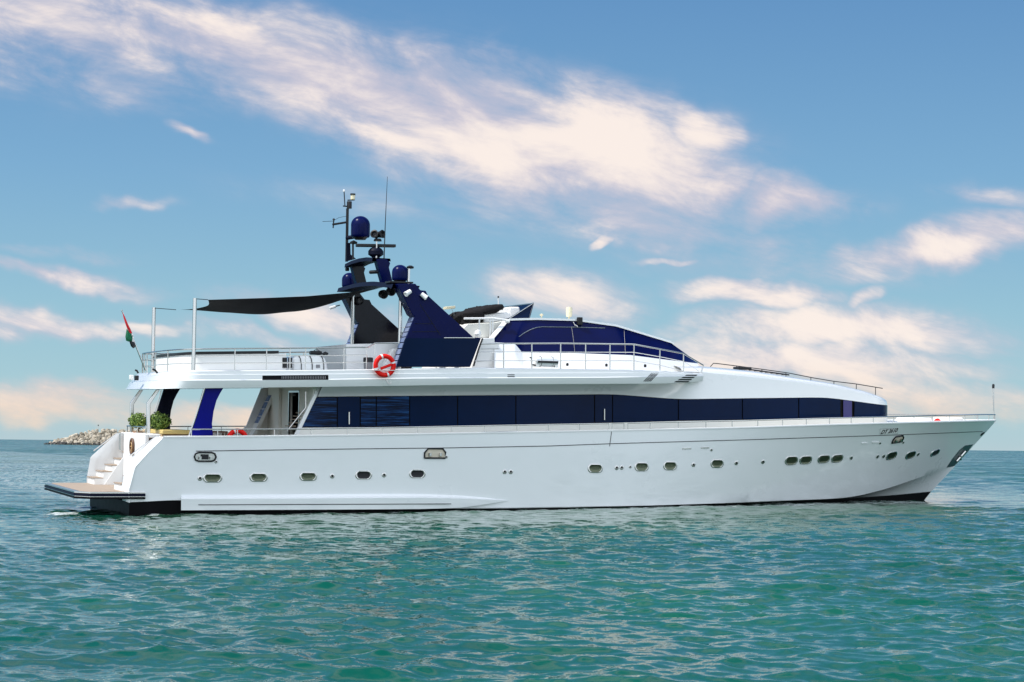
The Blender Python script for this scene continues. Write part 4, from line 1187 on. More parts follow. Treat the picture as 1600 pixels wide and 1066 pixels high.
# flying bridge
block([(722, 528), (725, 512), (731, 506), (772, 504), (790, 501), (772, 528)], -1.75, 1.75, 'flybridge_console', CREAM)
block([(756, 505), (756, 491.5), (770, 489), (797, 488), (800, 500)], -1.45, 1.3, 'helm_console', WHITE2, 0.05)
block([(797, 499), (796, 479.5), (812, 479.5), (814, 490), (811, 499)], -1.0, 1.0, 'helm_seat', WHITE2, 0.05)
sw1 = [P(833.5, 474, -1.35), P(826.5, 499.5, -1.6), P(795, 498.5, -1.7)]
wsf = MB()
wsf.prism(sw1, (0, 0.02, 0)); wsf.prism([(q[0], -q[1], q[2]) for q in sw1], (0, -0.02, 0))
a, b = sw1[0], sw1[1]
wsf.prism([a, b, (b[0], -b[1], b[2]), (a[0], -a[1], a[2])], (0.02, 0, 0))
w_ = wsf.build('flybridge_windscreen', GLASS, yacht, smooth=False)
for sgn in (-1, 1):
    pts = [(q[0], -sgn * q[1] * 1.0, q[2] + 0.01) for q in (sw1[2], sw1[0], sw1[1])]
    MB().tube(pts, 0.022, 6).build('screen_frame', STEEL, w_)
MB().tube([sw1[0], (sw1[0][0], -sw1[0][1], sw1[0][2])], 0.02, 6).build('screen_frame', STEEL, w_)
# rail of the flying bridge ladder
fr_ = rail('flybridge_rail', [P(725, 498, -2.0), P(770, 497.5, -2.0), P(792, 500.5, -2.0)], 0.035, m=WHITE2)
for px in (749, 766, 770): rail('stanchion', [P(px, 498, -2.0), P(px, 528, -2.0)], 0.026, fr_, m=WHITE2)
MB().tube([P(790, 501.5, -2.0), P(795.5, 502.5, -2.0)], 0.06, 8).build('rail_end_lamp', WHITE2, fr_)
MB().lathe([(0, 0), (.09, .02), (.12, .1), (.09, .2), (0, .25)], P(746.5, 527, -2.2), n=12).build('deck_light', WHITE2, yacht)
po = rail('white_antenna_pole', [P(779, 482, -1.3), P(778.6, 466, -1.3)], 0.02, m=WHITE2)
MB().lathe([(0, 0), (.03, 0), (.03, .05), (0, .06)], P(778.6, 465.5, -1.3), n=8).build('antenna_tip', DARK, po)
fa = seg('flat_antenna_stalk', [P(709, 500, -0.5), P(709.5, 490, -0.5), P(706, 484, -0.5)], 0.008, STEEL)
MB().obox(P(702, 481, -0.5), (0.16, 0, 0.02), (0, 0.16, 0), (0, 0, 0.045)).build('flat_antenna', IVORY, fa, bevel=0.01)
gr_ = rail('far_side_rail', [P(711, 497, 1.6), P(726, 495, 1.6)], 0.012)
for px in (712, 718, 724): rail('stanchion', [P(px, 496, 1.6), P(px, 512, 1.6)], 0.010, gr_)
gr_ = rail('far_side_rail', [P(626, 512, 2.8), P(640, 511, 2.8)], 0.012)
for px in (627, 632, 637): rail('stanchion', [P(px, 512, 2.8), P(px, 530, 2.8)], 0.010, gr_)
# pilothouse deck rail
yR = lambda x: -(UO(x) - 0.10)
top = [(752, 537.5), (783, 537), (876, 536.5), (990, 538), (1031, 545.5), (1068, 552.5), (1099, 571)]
mida = [(748, 550), (783, 550), (990, 550.5), (1031, 557.5), (1068, 565)]
midb = [(742, 564), (990, 564), (1031, 571), (1067, 580)]
dn = lambda c_, n=60: [Q(px, py, yR) for px, py in dense(c_, n)]
for sgn in (-1, 1):
    fl2 = lambda L: [np.array((q[0], -sgn * q[1], q[2])) for q in L]
    mb = MB().tube(fl2(dn(top)), 0.024, 8).tube(fl2(dn(mida)), 0.014, 6).tube(fl2(dn(midb)), 0.014, 6)
    mb.tube(fl2([Q(1099, 571, yR), Q(1095.5, 583, yR)]), 0.022, 8).tube(fl2([Q(1068, 565, yR), Q(1092, 580, yR)]), 0.014, 6)
    pr = mb.build('pilothouse_deck_rail', STEEL, yacht)
    for px in (787, 831, 876, 915, 953, 990.5, 1031, 1068):
        yt = np.interp(px, [a for a, _ in top], [b for _, b in top]); yb = np.interp(px, [a for a, _ in TP], [b for _, b in TP])
        MB().tube(fl2([Q(px, yt, yR), Q(px, yb + 1, yR)]), 0.022, 8).build('stanchion', STEEL, pr)
for px, py in ((886.5, 572), (947.5, 573), (1008, 574)):
    q = P(px, py, -2.85); MB().lathe([(0, 0), (.04, 0), (.05, .06), (.03, .1), (0, .1)], q, n=8).build('deck_bollard', DARK, yacht)
# rail on the coach roof, with the hatch ladder lying along it
yc = -0.55
t1 = [(1110, 573), (1115, 567.5), (1151, 572), (1190, 577), (1232, 583), (1270, 590.5), (1303, 596), (1337, 600), (1379, 607)]
cr = rail('coach_roof_rail', [P(*p, yc) for p in dense(t1, 40)], 0.016, m=DARK)
for px, py in ((1151, 571.5), (1190.5, 577), (1228, 582), (1267, 589.5), (1303, 595.5), (1338, 600.5), (1368, 605.5)):
    q = P(px, py, yc); yb = np.interp(px, [a for a, _ in CRN], [b for _, b in CRN])
    rail('stanchion', [q, P(px, yb + 1, yc)], 0.014, cr, m=DARK)
hl = MB()
for dy in (0, 0.35): hl.tube([P(1157, 575.5, yc + 0.3 + dy), P(1233, 586, yc + 0.3 + dy)], 0.025, 6)
for t in np.linspace(0.05, 0.95, 9):
    px, py = 1157 + 76 * t, 575.5 + 10.5 * t
    hl.tube([P(px, py, yc + 0.3), P(px, py, yc + 0.3) + np.array((0, .35, 0))], 0.015, 6)
hlo = hl.build('folding_ladder', DARK, yacht)
q = P(1163, 577, yc + 0.35); MB().box(q[0] - 0.3, q[0] + 0.25, q[1] - 0.1, q[1] + 0.3, q[2] - 0.02, q[2] + 0.08).build('hatch', DARK, yacht, bevel=0.02)

# ------------------------------------------------------------------ bulwark rail
RTOP = [(290, 671), (345, 671), (475, 670.5), (640, 667.5), (800, 664.5), (957, 661.7), (1060, 659.5), (1160, 657.5), (1300, 653.4), (1400, 651), (1480, 649), (1555, 648)]
yB = lambda x: min(-0.03, y_s(x) + 0.09)
def cut(a, b): return [(a, np.interp(a, [p[0] for p in RTOP], [p[1] for p in RTOP]))] + [p for p in RTOP if a < p[0] < b] + [(b, np.interp(b, [p[0] for p in RTOP], [p[1] for p in RTOP]))]
for sgn in (-1, 1):
    fl2 = lambda L: [np.array((q[0], -sgn * q[1], q[2])) for q in L]
    mb = MB()
    for a, b in ((299, 951.5), (956.5, 975), (981, 1555)):
        mb.tube(fl2([Q(px, py, yB) for px, py in dense(cut(a, b), 90 if b - a > 100 else 6)]), 0.020, 8)
    br = mb.build('bulwark_rail', STEEL, yacht)
    for px in (299, 340, 371, 428.5, 486, 543, 598, 652.5, 705.5, 757, 808, 857, 905.6, 951.5, 956.5, 975, 981, 1016, 1060, 1103, 1144, 1184, 1222.7, 1260, 1296, 1330, 1364.5, 1396.5, 1428, 1457, 1483.5, 1507.5, 1528, 1545, 1555):
        yt = np.interp(px, [p[0] for p in RTOP], [p[1] for p in RTOP]); ys = np.interp(px, [p[0] for p in SHEER], [p[1] for p in SHEER])
        MB().tube(fl2([Q(px, yt, yB), Q(px, ys - 0.3, yB)]), 0.016, 8).build('stanchion', STEEL, br)
js = seg('jackstaff', [P(1553, 656, 0), P(1552, 606, 0)], 0.022, STEEL)
MB().lathe([(0, 0), (.045, 0), (.05, .13), (.03, .17), (0, .17)], P(1552, 607, 0), n=12).build('steaming_light', DARK, js)
# boarding gate seam
pts = [hit(HB, px, py) for px, py in ((955.5, 674.5), (954.5, 682), (953, 693), (952.5, 697.5))]
MB().tube([l + n * 0.002 for l, n in pts], 0.012, 6).build('gate_seam', DARK, yacht)
for (a, b) in (((1066, 701.3), (1080, 700.6)), ((1095, 700), (1108, 699.3)), ((1346, 692.5), (1355, 692)), ((1363, 691.5), (1373, 690.8))):
    poly = [(a[0], a[1] - 0.9), (b[0], b[1] - 0.9), (b[0], b[1] + 0.9), (a[0], a[1] + 0.9)]
    deco(poly, 'freeing_slot', STEEL if a[0] < 1300 else WHITE2, bv=HB, lift=0.02, thick=0.03)

# ------------------------------------------------------------------ portholes, vents, hawse holes, registration
def frame_at(px, py):
    l, n = hit(HB, px, py)
    t = np.array((1.0, 0, 0)); t -= n * t.dot(n); t /= np.linalg.norm(t)
    u = np.cross(n, t); 
    if u[2] < 0: u = -u
    return l, n, t, u
def capsule(hw, hh, k=8):
    r = hh; c_ = hw - hh
    return [(c_ + r * math.cos(a), r * math.sin(a)) for a in np.linspace(-math.pi / 2, math.pi / 2, k)] + [(-c_ + r * math.cos(a), r * math.sin(a)) for a in np.linspace(math.pi / 2, 3 * math.pi / 2, k)]
def porthole(px, py, hw, hh, m=PORT, name='porthole'):
    l, n, t, u = frame_at(px, py)
    def ring(s, d, dy=0): return [l + t * (x * s) + u * (y * s + dy) + n * d for x, y in capsule(hw, hh)]
    g = 1 - 0.032 / hh
    fr = MB().grid([ring(1.0, -0.01), ring(1.0, 0.012), ring(0.96, 0.020), ring(g * 1.02, 0.020), ring(g, 0.016), ring(g, -0.004)], closed=True).build(name, STEEL, yacht, sharp=50)
    rows = [ring(g, 0.017), ring(g * 0.85, 0.006), ring(g * 0.6, 0.002), ring(g * 0.3, 0.001)]
    gl = MB().grid(rows, closed=True); gl.add(rows[-1], [tuple(range(len(rows[-1])))])
    gl.build('glass', m, fr, sharp=60)
    return fr
PH = [(332, 747, 0.36, 0.165, 0), (404, 746, 0.345, 0.165, 0), (481.5, 744.7, 0.34, 0.165, 0), (568, 742.5, 0.33, 0.165, 1), (652, 740.5, 0.33, 0.165, 1), (930, 732, 0.33, 0.18, 0), (1002.5, 729.5, 0.32, 0.18, 0), (1047, 728, 0.315, 0.18, 0), (1120.5, 724.5, 0.315, 0.18, 0),
      (1236.5, 719.8, 0.30, 0.19, 0), (1258.8, 718.8, 0.30, 0.18, 0), (1287, 717.3, 0.30, 0.18, 0), (1308, 716.4, 0.30, 0.18, 0), (1393, 712, 0.31, 0.19, 0), (1422.5, 711, 0.31, 0.18, 0), (1461, 707.5, 0.30, 0.15, 1)]
for (px, py, hw, hh, dkk) in PH:
    k_ = 0.84 if px < 1200 else 0.95
    porthole(px, py, hw * k_, hh * (0.84 if px < 1200 else 0.88), DARK if dkk else PORT)
def vent(px, py, r=0.075):
    l, n, t, u = frame_at(px, py)
    o = MB().lathe([(r * .5, -.01), (r, -.01), (r, .012), (r * .8, .02), (r * .55, .018)], l, axis=n, n=14).build('hull_outlet', STEEL, yacht, sharp=50)
    MB().lathe([(0, .004), (r * .6, .006)], l - u * r * 0.1, axis=n, n=12).build('outlet_hole', DARK, o)
for px, py in ((312.5, 747.5), (519, 744), (600, 742.3), (788.5, 737.3), (798, 737.3), (963.5, 731), (971.3, 730.7), (1083.5, 726.3), (1150.5, 723.6), (1192, 721.8), (1330, 715.6), (1371, 713.5), (1380.5, 713), (1434.5, 710)): vent(px, py)
for px, py in ((337.5, 721.5), (697.3, 714), (984.5, 729.5), (1111.5, 703), (1375, 692.5), (1411.5, 691.5), (416, 752)): vent(px, py, 0.05) if px != 416 else None
# hawse openings
def hawse(px, py, hw, hh, arched):
    l, n, t, u = frame_at(px, py)
    if arched: out_ = [(-hw, -hh), (hw, -hh), (hw, hh * .25), (hw * .72, hh), (-hw * .66, hh), (-hw, hh * .1)]
    else: out_ = [(x, y) for x, y in capsule(hw, hh, 5)]
    loop = [l + t * x + u * y + n * 0.02 for x, y in out_]
    h = MB().tube(loop + [loop[0]], 0.028, 6).build('hawse_frame', DARK, yacht)
    MB().add([l + t * x + u * y + n * 0.008 for x, y in out_], [tuple(range(len(out_)))]).build('hawse_recess', mat('hawse_steel', (0.62, 0.55, 0.44), 0.5) if arched else STEEL, h, smooth=False)
    for x in (-hw * .5, hw * .5):
        MB().tube([l + t * x - u * hh * .55 + n * .05, l + t * x + u * hh * .1 + n * .05], 0.05, 8).build('roller', STEEL, h)
    if not arched:
        MB().prism([l + t * x + u * y + n * 0.02 for x, y in ((-hw * .42, -hh * .6), (hw * .3, -hh * .6), (hw * .3, hh * .6), (-hw * .42, hh * .6))], n * 0.02).build('fairlead', DARK, h)
hawse(320.5, 714, 0.33, 0.13, False); hawse(679.5, 708.5, 0.35, 0.15, True); hawse(1403, 686.3, 0.27, 0.125, True)
# anchor pocket at the stem
ap = deco([(1520, 694.5), (1511, 707), (1497, 722), (1490, 728.5), (1479, 730.5), (1487, 718), (1499, 703), (1508, 696)], 'anchor_pocket', mat('anchor_plate', (0.10, 0.13, 0.14), 0.3, metal=0.6), bv=HB, lift=0.012, thick=0.03)
l, n, t, u = frame_at(1501, 711)
MB().tube([l + n * .05 - t * .22 - u * .2, l + n * .06 + t * .15 + u * .16], 0.05, 8).tube([l + n * .05 - t * .10 + u * .02, l + n * .07 + t * .02 - u * .18], 0.04, 8).build('anchor', STEEL, ap)
deco([(1538.5, 675), (1537, 677.5), (1533, 681), (1531.5, 680.5), (1534, 677)], 'bow_eye', DARK, bv=HB, lift=0.02, thick=0.03)
# registration plate and lettering
pl = deco([(1375, 670.3), (1402.5, 669.3), (1402.5, 677.4), (1375, 678.4)], 'registration_plate', WHITE2, bv=HB, lift=0.006, thick=0.012)
fr4 = [hit(HB, px, py) for px, py in ((1375, 670.3), (1402.5, 669.3), (1402.5, 677.4), (1375, 678.4))]
MB().tube([l + n * .006 for l, n in fr4], 0.006, 4, closed=True).build('plate_edge', GREY, pl)
l, n, t, u = frame_at(1389, 674)
cu_ = bpy.data.curves.new('lettering', 'FONT'); cu_.body = 'DT 2610'; cu_.size = 1.0; cu_.align_x = 'CENTER'; cu_.align_y = 'CENTER'; cu_.shear = 0.25; cu_.offset = 0.012; cu_.extrude = 0.004
tmp = bpy.data.objects.new('lettering_source', cu_); col.objects.link(tmp)
bpy.context.view_layer.update()
me = bpy.data.meshes.new_from_object(tmp.evaluated_get(bpy.context.evaluated_depsgraph_get()))
bpy.data.objects.remove(tmp)
w_txt = max(v.co.x for v in me.vertices) - min(v.co.x for v in me.vertices)
pw = np.linalg.norm(hit(HB, 1400.8, 674)[0] - hit(HB, 1376.8, 674)[0]); ph = np.linalg.norm(hit(HB, 1389, 671.2)[0] - hit(HB, 1389, 676.8)[0])
h_txt = max(v.co.y for v in me.vertices) - min(v.co.y for v in me.vertices)
T4 = Matrix(((t[0] * pw / w_txt, u[0] * ph / h_txt, n[0], l[0]), (t[1] * pw / w_txt, u[1] * ph / h_txt, n[1], l[1]), (t[2] * pw / w_txt, u[2] * ph / h_txt, n[2], l[2]), (0, 0, 0, 1)))
me.transform(Matrix.Translation(Vector(n) * 0.010) @ T4)
me.materials.clear(); me.materials.append(DARK)
lt = bpy.data.objects.new('registration_lettering', me); col.objects.link(lt); lt.parent = pl

# ------------------------------------------------------------------ things aboard
def life_ring(c_, R, r, axis_y, label, tilt=0.0):
    e = aboard('life_ring', c_, label, 'life ring')
    ct = (0, 0, 0)
    f = lambda a, rr=0: (R * math.cos(a), axis_y * math.sin(tilt) * R * math.sin(a), R * math.sin(a) * math.cos(tilt))
    MB().tube([f(a) for a in np.linspace(0, 2 * math.pi, 40, endpoint=False)], r, 12, closed=True).build('ring', RED, e)
    for a0 in (0.35, 1.92, 3.5, 5.07):
        MB().tube([f(a) for a in np.linspace(a0 - 0.09, a0 + 0.09, 5)], r * 1.06, 12).build('band', WHITE2, e)
    MB().tube([(R * 1.22 * math.cos(a), 0, R * 1.22 * math.sin(a)) for a in np.linspace(3.3, 6.1, 14)], 0.008, 5).build('grab_line', WHITE2, e)
    return e
c_ = P(601, 571.5, -3.38)
lr = life_ring(c_, 0.295, 0.075, 1, 'red life ring with white bands hanging on the upper deck rail')
MB().obox((0.04, -0.02, -0.03), (0.18, 0, 0.07), (0, 0.045, 0), (-.01, 0, 0.042)).build('rescue_light', RED, lr, bevel=0.02)
MB().tube([(-0.37, -0.09, -0.15), (0.42, -0.09, -0.14)], 0.016, 6).build('holder_bar', STEEL, lr)
MB().tube([(0.02, -0.05, -0.42), (0.14, -0.07, -0.58), (0.20, -0.05, -0.55), (0.2, -0.03, -0.48)], 0.014, 6).build('holder_hook', STEEL, lr)
life_ring(P(371, 687, -2.95), 0.27, 0.075, 1, 'red life ring half hidden behind the bulwark on the aft deck')
e = aboard('mooring_buoy', P(1465, 661, -0.9), 'small red buoy lying on the white foredeck near the bow', 'buoy')
MB().lathe([(0, -0.16), (.1, -.13), (.17, -.03), (.17, .04), (.1, .12), (.04, .15), (.04, .2), (0, .2)], (0, 0, 0), axis=(1, 0, 0.2), n=18).build('buoy_body', RED, e)
MB().tube([(0.2, 0, 0.03), (0.24, 0, 0.06), (0.28, 0, 0.04), (0.24, 0, 0.02)], 0.012, 6).build('eye', DARK, e)

# ensign
b0 = P(227.5, 579, -0.3); b1 = P(190.5, 485.5, -0.3)
e = aboard('ensign_flag', b0, 'furled red, green, white and black flag on a slanting staff at the stern', 'flag')
d_ = b1 - b0
MB().tube([(0, 0, 0), d_], 0.028, 8, r2=0.018).lathe([(0, -.03), (.03, 0), (0, .04)], d_, n=8).build('flagstaff', STEEL, e)
def fl_patch(name, poly, m, off):
    mb = MB()
    n = len(poly)
    A = [P(px, py, -0.3 + off) - b0 for px, py in poly]
    # folded cloth: closed lens-shaped solid with ripples
    rows = []
    for k in range(5):
        w = math.sin(k / 4 * math.pi) * 0.05 + 0.006
        rows.append(w)
    ctr = sum(A) / n
    ringA = [a + np.array((0, -0.015, 0)) for a in A]; ringB = [a + np.array((0, 0.015, 0)) for a in A]
    m1 = [ctr + (a - ctr) * 0.55 + np.array((0, -0.06 - 0.02 * (i % 2), 0)) for i, a in enumerate(A)]
    m2 = [ctr + (a - ctr) * 0.55 + np.array((0, 0.06 + 0.02 * (i % 2), 0)) for i, a in enumerate(A)]
    mb.grid([m1, ringA, ringB, m2], closed=True); mb.add(m1, [tuple(range(n))]); mb.add(m2, [tuple(range(n))])
    return mb.build(name, m, e)
fl_patch('red_stripe', [(191.5, 488), (194.5, 494), (199, 505), (205, 517), (206.5, 521), (203, 521), (199, 514), (196, 506), (193, 496)], FLAGRED, -0.05)
fl_patch('green_stripe', [(198, 514), (201, 518), (205, 521), (207, 529), (205.5, 534), (201, 534), (197, 532.5), (196, 526)], GREEN, -0.02)
fl_patch('white_stripe', [(204, 528), (207.5, 522), (209, 527), (209.5, 535), (206, 538)], WHITE2, 0.03)
fl_patch('black_stripe', [(202, 533), (207, 534), (211.5, 537), (211, 543), (208, 544.5), (204.5, 541)], DARK, -0.06)

# shade sail
e = aboard('shade_sail', P(303, 579, -3.0), 'black fabric shade sail stretched from two steel poles to the navy arch', 'shade sail')
sb0 = np.array(P(303, 579, -3.0))
nearc = [P(325, 468.6, -2.6), P(360, 467.5, -2.6), P(420, 465.5, -2.6), P(480, 463, -2.6), P(547, 457, -2.6), P(608, 448.5, -2.6)]
farc = [P(275, 484.2, 2.6), P(330, 482.5, 2.6), P(395, 481, 2.6), P(455, 477, 2.6), P(505, 472, 2.6), P(551, 465, 2.6)]
def rs_(L, n):
    L = np.array(L); t = np.linspace(0, len(L) - 1, n)
    return np.array([[np.interp(q, range(len(L)), L[:, k]) for k in range(3)] for q in t])
NA, FA = rs_(nearc, 40), rs_(farc, 40)
rows = []
for j in range(17):
    v = j / 16; r = []
    for i in range(40):
        uu = i / 39
        q = NA[i] * (1 - v) + FA[i] * v
        bow = math.sin(math.pi * v)
        q[0] += 0.42 * bow * (1 - uu) ** 2 - 0.3 * bow * uu ** 3              # hollow cut ends
        q[2] -= 0.34 * math.sin(math.pi * min(uu * 1.02, 1)) ** 0.8 * bow ** 0.9 + 0.012 * math.sin(uu * 23 + v * 9) * bow + 0.05 * bow * (1 - uu) ** 3
        r.append(q - sb0)
    rows.append(r)
top_rows = [[q + np.array((0, 0, 0.006)) for q in r] for r in rows]
mb = MB().grid(rows)
mb.build('sail_cloth', SAILM, e)
for a, b in ((NA[0], P(304.5, 467, -3.0)), (FA[0], np.array((P(304.5, 467, -3.0)[0], 3.0, P(304.5, 467, -3.0)[2]))), (NA[-1], P(622, 447.5, -2.8)), (FA[-1], P(553, 453, 2.6))):
    MB().tube([a - sb0, b - sb0], 0.012, 5).build('lashing', DARK, e)

# canvas cover on the flying bridge
cv_ = [(724, 500), (724.5, 493), (727, 488.5), (736, 484.5), (748, 484.5), (756, 481), (763, 477), (774, 475.8), (786, 475.8), (791, 479.5), (789, 483.5), (781, 485), (777, 488.5), (764, 490.5), (757, 492.5), (756, 498), (752, 505.5), (741, 505), (727, 508)]
e = aboard('canvas_cover', P(740, 506, -1.5), 'crumpled dark grey canvas cover thrown over the flying bridge seats', 'cover')
eb = np.array(P(740, 506, -1.5))
rows = []
cd_ = dense(cv_ + [cv_[0]], 71)[:-1]
for j, y in enumerate(np.linspace(-1.62, 0.15, 26)):
    ctr = np.array((755.0, 489.0)); r = []
    edge = min(1, (j + 0.01) / 2, (25 - j + 0.01) / 2) ** 0.5
    for k, p in enumerate(cd_):
        pp = ctr + (p - ctr) * (0.55 + 0.45 * edge)
        q = P(*pp, -1.5) - eb; q[1] = y + 1.5
        nz = mnoise.noise(Vector((q[0] * 2.6, y * 2.2, q[2] * 2.6))) * 0.10 + (0.5 - abs(mnoise.noise(Vector((q[0] * 4.5 + y * 2, y * 3, q[2] * 4.5))))) * 0.16 - 0.06
        dirv = np.array((p - ctr)[0]), -np.array((p - ctr)[1])
        L_ = math.hypot(*dirv) + 1e-6
        q[0] += dirv[0] / L_ * nz; q[2] += dirv[1] / L_ * nz
        r.append(q)
    rows.append(r)
mb = MB().grid(rows, closed=True); mb.add(rows[0], [tuple(range(70))]); mb.add(rows[-1], [tuple(range(70))])
mb.build('canvas', CANVAS, e, sharp=80)

# life raft canister
cb = P(853, 574, -3.0)
e = aboard('life_raft_canister', cb, 'white life raft canister with a dark band lying on the pilothouse side deck', 'life raft')
cz = P(853, 565.5, -3.0)[2] - cb[2]
prof = [(0, -.42), (.10, -.41), (.15, -.37), (.163, -.28), (.167, 0), (.163, .28), (.15, .37), (.10, .41), (0, .42)]
MB().lathe(prof, (0, 0, cz), axis=(1, 0, 0), n=24).build('canister', WHITE, e)
for x in (-0.22, 0.2): MB().tube([(x + 0.0, 0.170 * math.cos(a), cz + 0.170 * math.sin(a)) for a in np.linspace(0, 6.283, 24, endpoint=False)], 0.012, 6, closed=True).build('strap', STEEL, e)
MB().prism([(-.37, -.168, cz - .045), (.36, -.168, cz - .045), (.36, -.168, cz + .025), (-.37, -.168, cz + .025)], (0, -0.012, 0)).build('dark_band', DARK, e, smooth=False)
MB().box(-.42, -.30, -.15, .15, 0, cz - .1).box(.26, .38, -.15, .15, 0, cz - .1).build('cradle', STEEL, e)
MB().tube([(-.62, -.1, cz + .12), (-.56, -.1, cz + .12), (-.55, -.1, cz - .1), (-.40, -.1, cz - .13)], 0.03, 6).build('release_gear', DARK, e)

# white locker with straps on the upper deck
lb = P(485, 579, -2.4)
e = aboard('deck_locker', lb, 'rounded white locker with dark straps beside the seat back on the upper deck', 'locker')
A = [P(px, py, -2.4) - lb for px, py in ((457, 580), (457.5, 561), (461, 557), (468, 556), (498, 556), (507, 558), (510, 563), (513, 580))]
MB().prism(A, (0, 1.1, 0)).build('locker_body', WHITE, e, bevel=0.06)
for px in (467, 484, 502):
    MB().tube([P(px, 556, -2.0) - lb, P(px, 556, -2.41) - lb, P(px + 2.5, 561, -2.42) - lb, P(px + 4, 570, -2.42) - lb, P(px + 4, 579, -2.42) - lb], 0.014, 6).build('strap', DARK, e)
MB().prism([P(px, py, -2.42) - lb for px, py in ((494, 570), (500, 570), (500, 575), (494, 575))], (0, 0.02, 0)).build('latch_plate', GREY, e)
e2 = aboard('rolled_bag', P(493, 555, -1.9), 'low black bag lying on the white locker behind the rail', 'bag')
MB().obox((0, 0, 0.07), (0.18, 0, 0), (0, 0.15, 0), (0, 0, 0.06)).build('bag_body', DARK, e2, bevel=0.04)
MB().tube([(-0.10, -0.12, 0.12), (-0.05, -0.12, 0.16), (0.05, -0.12, 0.16), (0.10, -0.12, 0.12)], 0.012, 6).build('bag_handle', DARK, e2)
MB().tube([(0.2, -0.12, 0.02), (0.3, -0.12, 0.07), (0.36, -0.12, 0.03)], 0.05, 8).build('bag_strap', DARK, e2)
# bin
bb = P(575, 578, -2.5)
e = aboard('waste_bin', bb, 'round grey bin with a black lid behind the rail by the life ring', 'bin')
hb = P(575, 566, -2.5)[2] - bb[2]; ht = P(575, 558.7, -2.5)[2] - bb[2]
MB().lathe([(0, 0), (.13, 0), (.145, hb), (0, hb)], (0, 0, 0), n=24).build('bin_body', GREY, e, sharp=40)
MB().lathe([(.145, hb + .001), (.158, hb + .01), (.158, ht - .03), (.14, ht), (0, ht)], (0, 0, 0), n=24).build('bin_lid', DARK, e, sharp=40)

# aft deck furniture
ab = np.array((P(262, 684, -1.6)[0], -0.2, DZ(2.0)))
def furn(name, label, cat, base): return aboard(name, base, label, cat)
tz = P(262, 671.5, -1.8)[2]
xl, xr = P(254, 672, -1.8)[0], P(300, 672, -1.8)[0]
e = furn('dining_table', 'honey coloured wooden table on the aft deck beside the navy pillar', 'table', (xl, -1.8, DZ(2)))
o_ = np.array((xl, -1.8, DZ(2)))
h_ = tz - o_[2]
MB().box(0, xr - xl, 0, 1.9, h_ - 0.14, h_ - 0.005).build('table_top', YELLOW, e, bevel=0.02)
for a in (0.12, xr - xl - 0.12):
    for b in (0.12, 1.78): MB().box(a - .05, a + .05, b - .05, b + .05, 0, h_ - 0.141).build('leg', WOOD, e)
MB().box(0.1, xr - xl - .1, 0.05, 0.09, h_ - 0.32, h_ - 0.142).build('apron', WOOD, e)
xs0, xs1 = P(219, 676, 0)[0], P(244, 676, 0)[0]
zs = P(225, 671, 0.5)[2]
e = furn('stern_sofa', 'beige cushioned sofa behind the transom wall under the shrubs', 'sofa', (XW + 0.55, 0, DZ(2)))
b_ = DZ(2)
MB().box(0.0, 0.7, -1.55, 1.5, 0, 0.40).build('sofa_base', WHITE2, e, bevel=0.03)
MB().box(0.0, 0.18, -1.55, 1.5, 0.401, zs - b_).build('backrest', BEIGE, e, bevel=0.04)
MB().box(0.185, 0.72, -1.5, 1.45, 0.401, 0.52).build('seat_cushion', BEIGE, e, bevel=0.04)
cx = P(340, 676, -1.9)
e = furn('deck_chair', 'dark wooden chair half hidden behind the bulwark next to the navy pillar', 'chair', (cx[0], -1.9, DZ(3)))
h_ = P(340, 673.5, -1.9)[2] - DZ(3)
for a in (-.22, .22):
    for b in (-.2, .2): MB().box(a - .025, a + .025, b - .025, b + .025, 0, h_ - .05 if a > 0 or True else .45).build('leg', WOOD, e)
MB().box(-.24, .24, -.24, .24, .42, .47).build('seat', WOOD, e)
MB().box(-.26, .26, -.24, -.18, h_ - .05, h_).box(-.26, .26, .18, .24, h_ - .05, h_).build('armrest', WOOD, e)
# potted shrubs
def shrub(c_, rx_, rz_, label, seed):
    r_ = random.Random(seed)
    e = aboard('potted_shrub', c_ - np.array((0, 0, rz_ + 0.34)), label, 'shrub', 'round potted shrubs at the stern')
    o = np.array((0, 0, rz_ + 0.34))
    lf = MB()
    for k in range(1300):
        a, b = r_.uniform(0, 2 * math.pi), math.acos(r_.uniform(-1, 1))
        dirv = np.array((math.sin(b) * math.cos(a), math.sin(b) * math.sin(a), math.cos(b)))
        bump_ = 0.98 + 0.22 * mnoise.noise(Vector(dirv * 2.3 + seed)) + 0.16 * mnoise.noise(Vector(dirv * 6 + seed))
        rr = bump_ * (r_.random() ** 0.28)
        p = o + dirv * rr * np.array((rx_, rx_, rz_))
        n_ = dirv + np.array([r_.uniform(-.8, .8) for _ in range(3)]); n_ /= np.linalg.norm(n_)
        t_ = np.cross(n_, [r_.uniform(-1, 1) for _ in range(3)]); t_ /= np.linalg.norm(t_) + 1e-6
        b2 = np.cross(n_, t_); s_ = r_.uniform(0.024, 0.042)
        lf.add([p - t_ * s_ * 1.3, p - b2 * s_ * .7, p + t_ * s_ * 1.3 + n_ * s_ * .3, p + b2 * s_ * .7], [(0, 1, 2, 3)])
    lf.build('crown', LEAF, e, smooth=False)
    MB().tube([(0, 0, 0.24), (0.01, 0, 0.4), o + np.array((0, 0, -0.1))], 0.02, 7).tube([o + np.array((0, 0, -.15)), o + np.array((.12, .08, .1))], .012, 6).tube([o + np.array((0, 0, -.15)), o + np.array((-.1, -.1, .08))], .012, 6).build('trunk', BARK, e)
    MB().lathe([(0, 0), (.12, 0), (.17, .22), (.18, .25), (.15, .25), (.14, .2), (0, .2)], (0, 0, 0), n=20).build('pot', TERRA, e, sharp=40)
shrub(P(248.5, 658.5, -1.0), 0.37, 0.285, 'round green shrub on the stern nearer the tall navy pillar, right of its twin', 3)
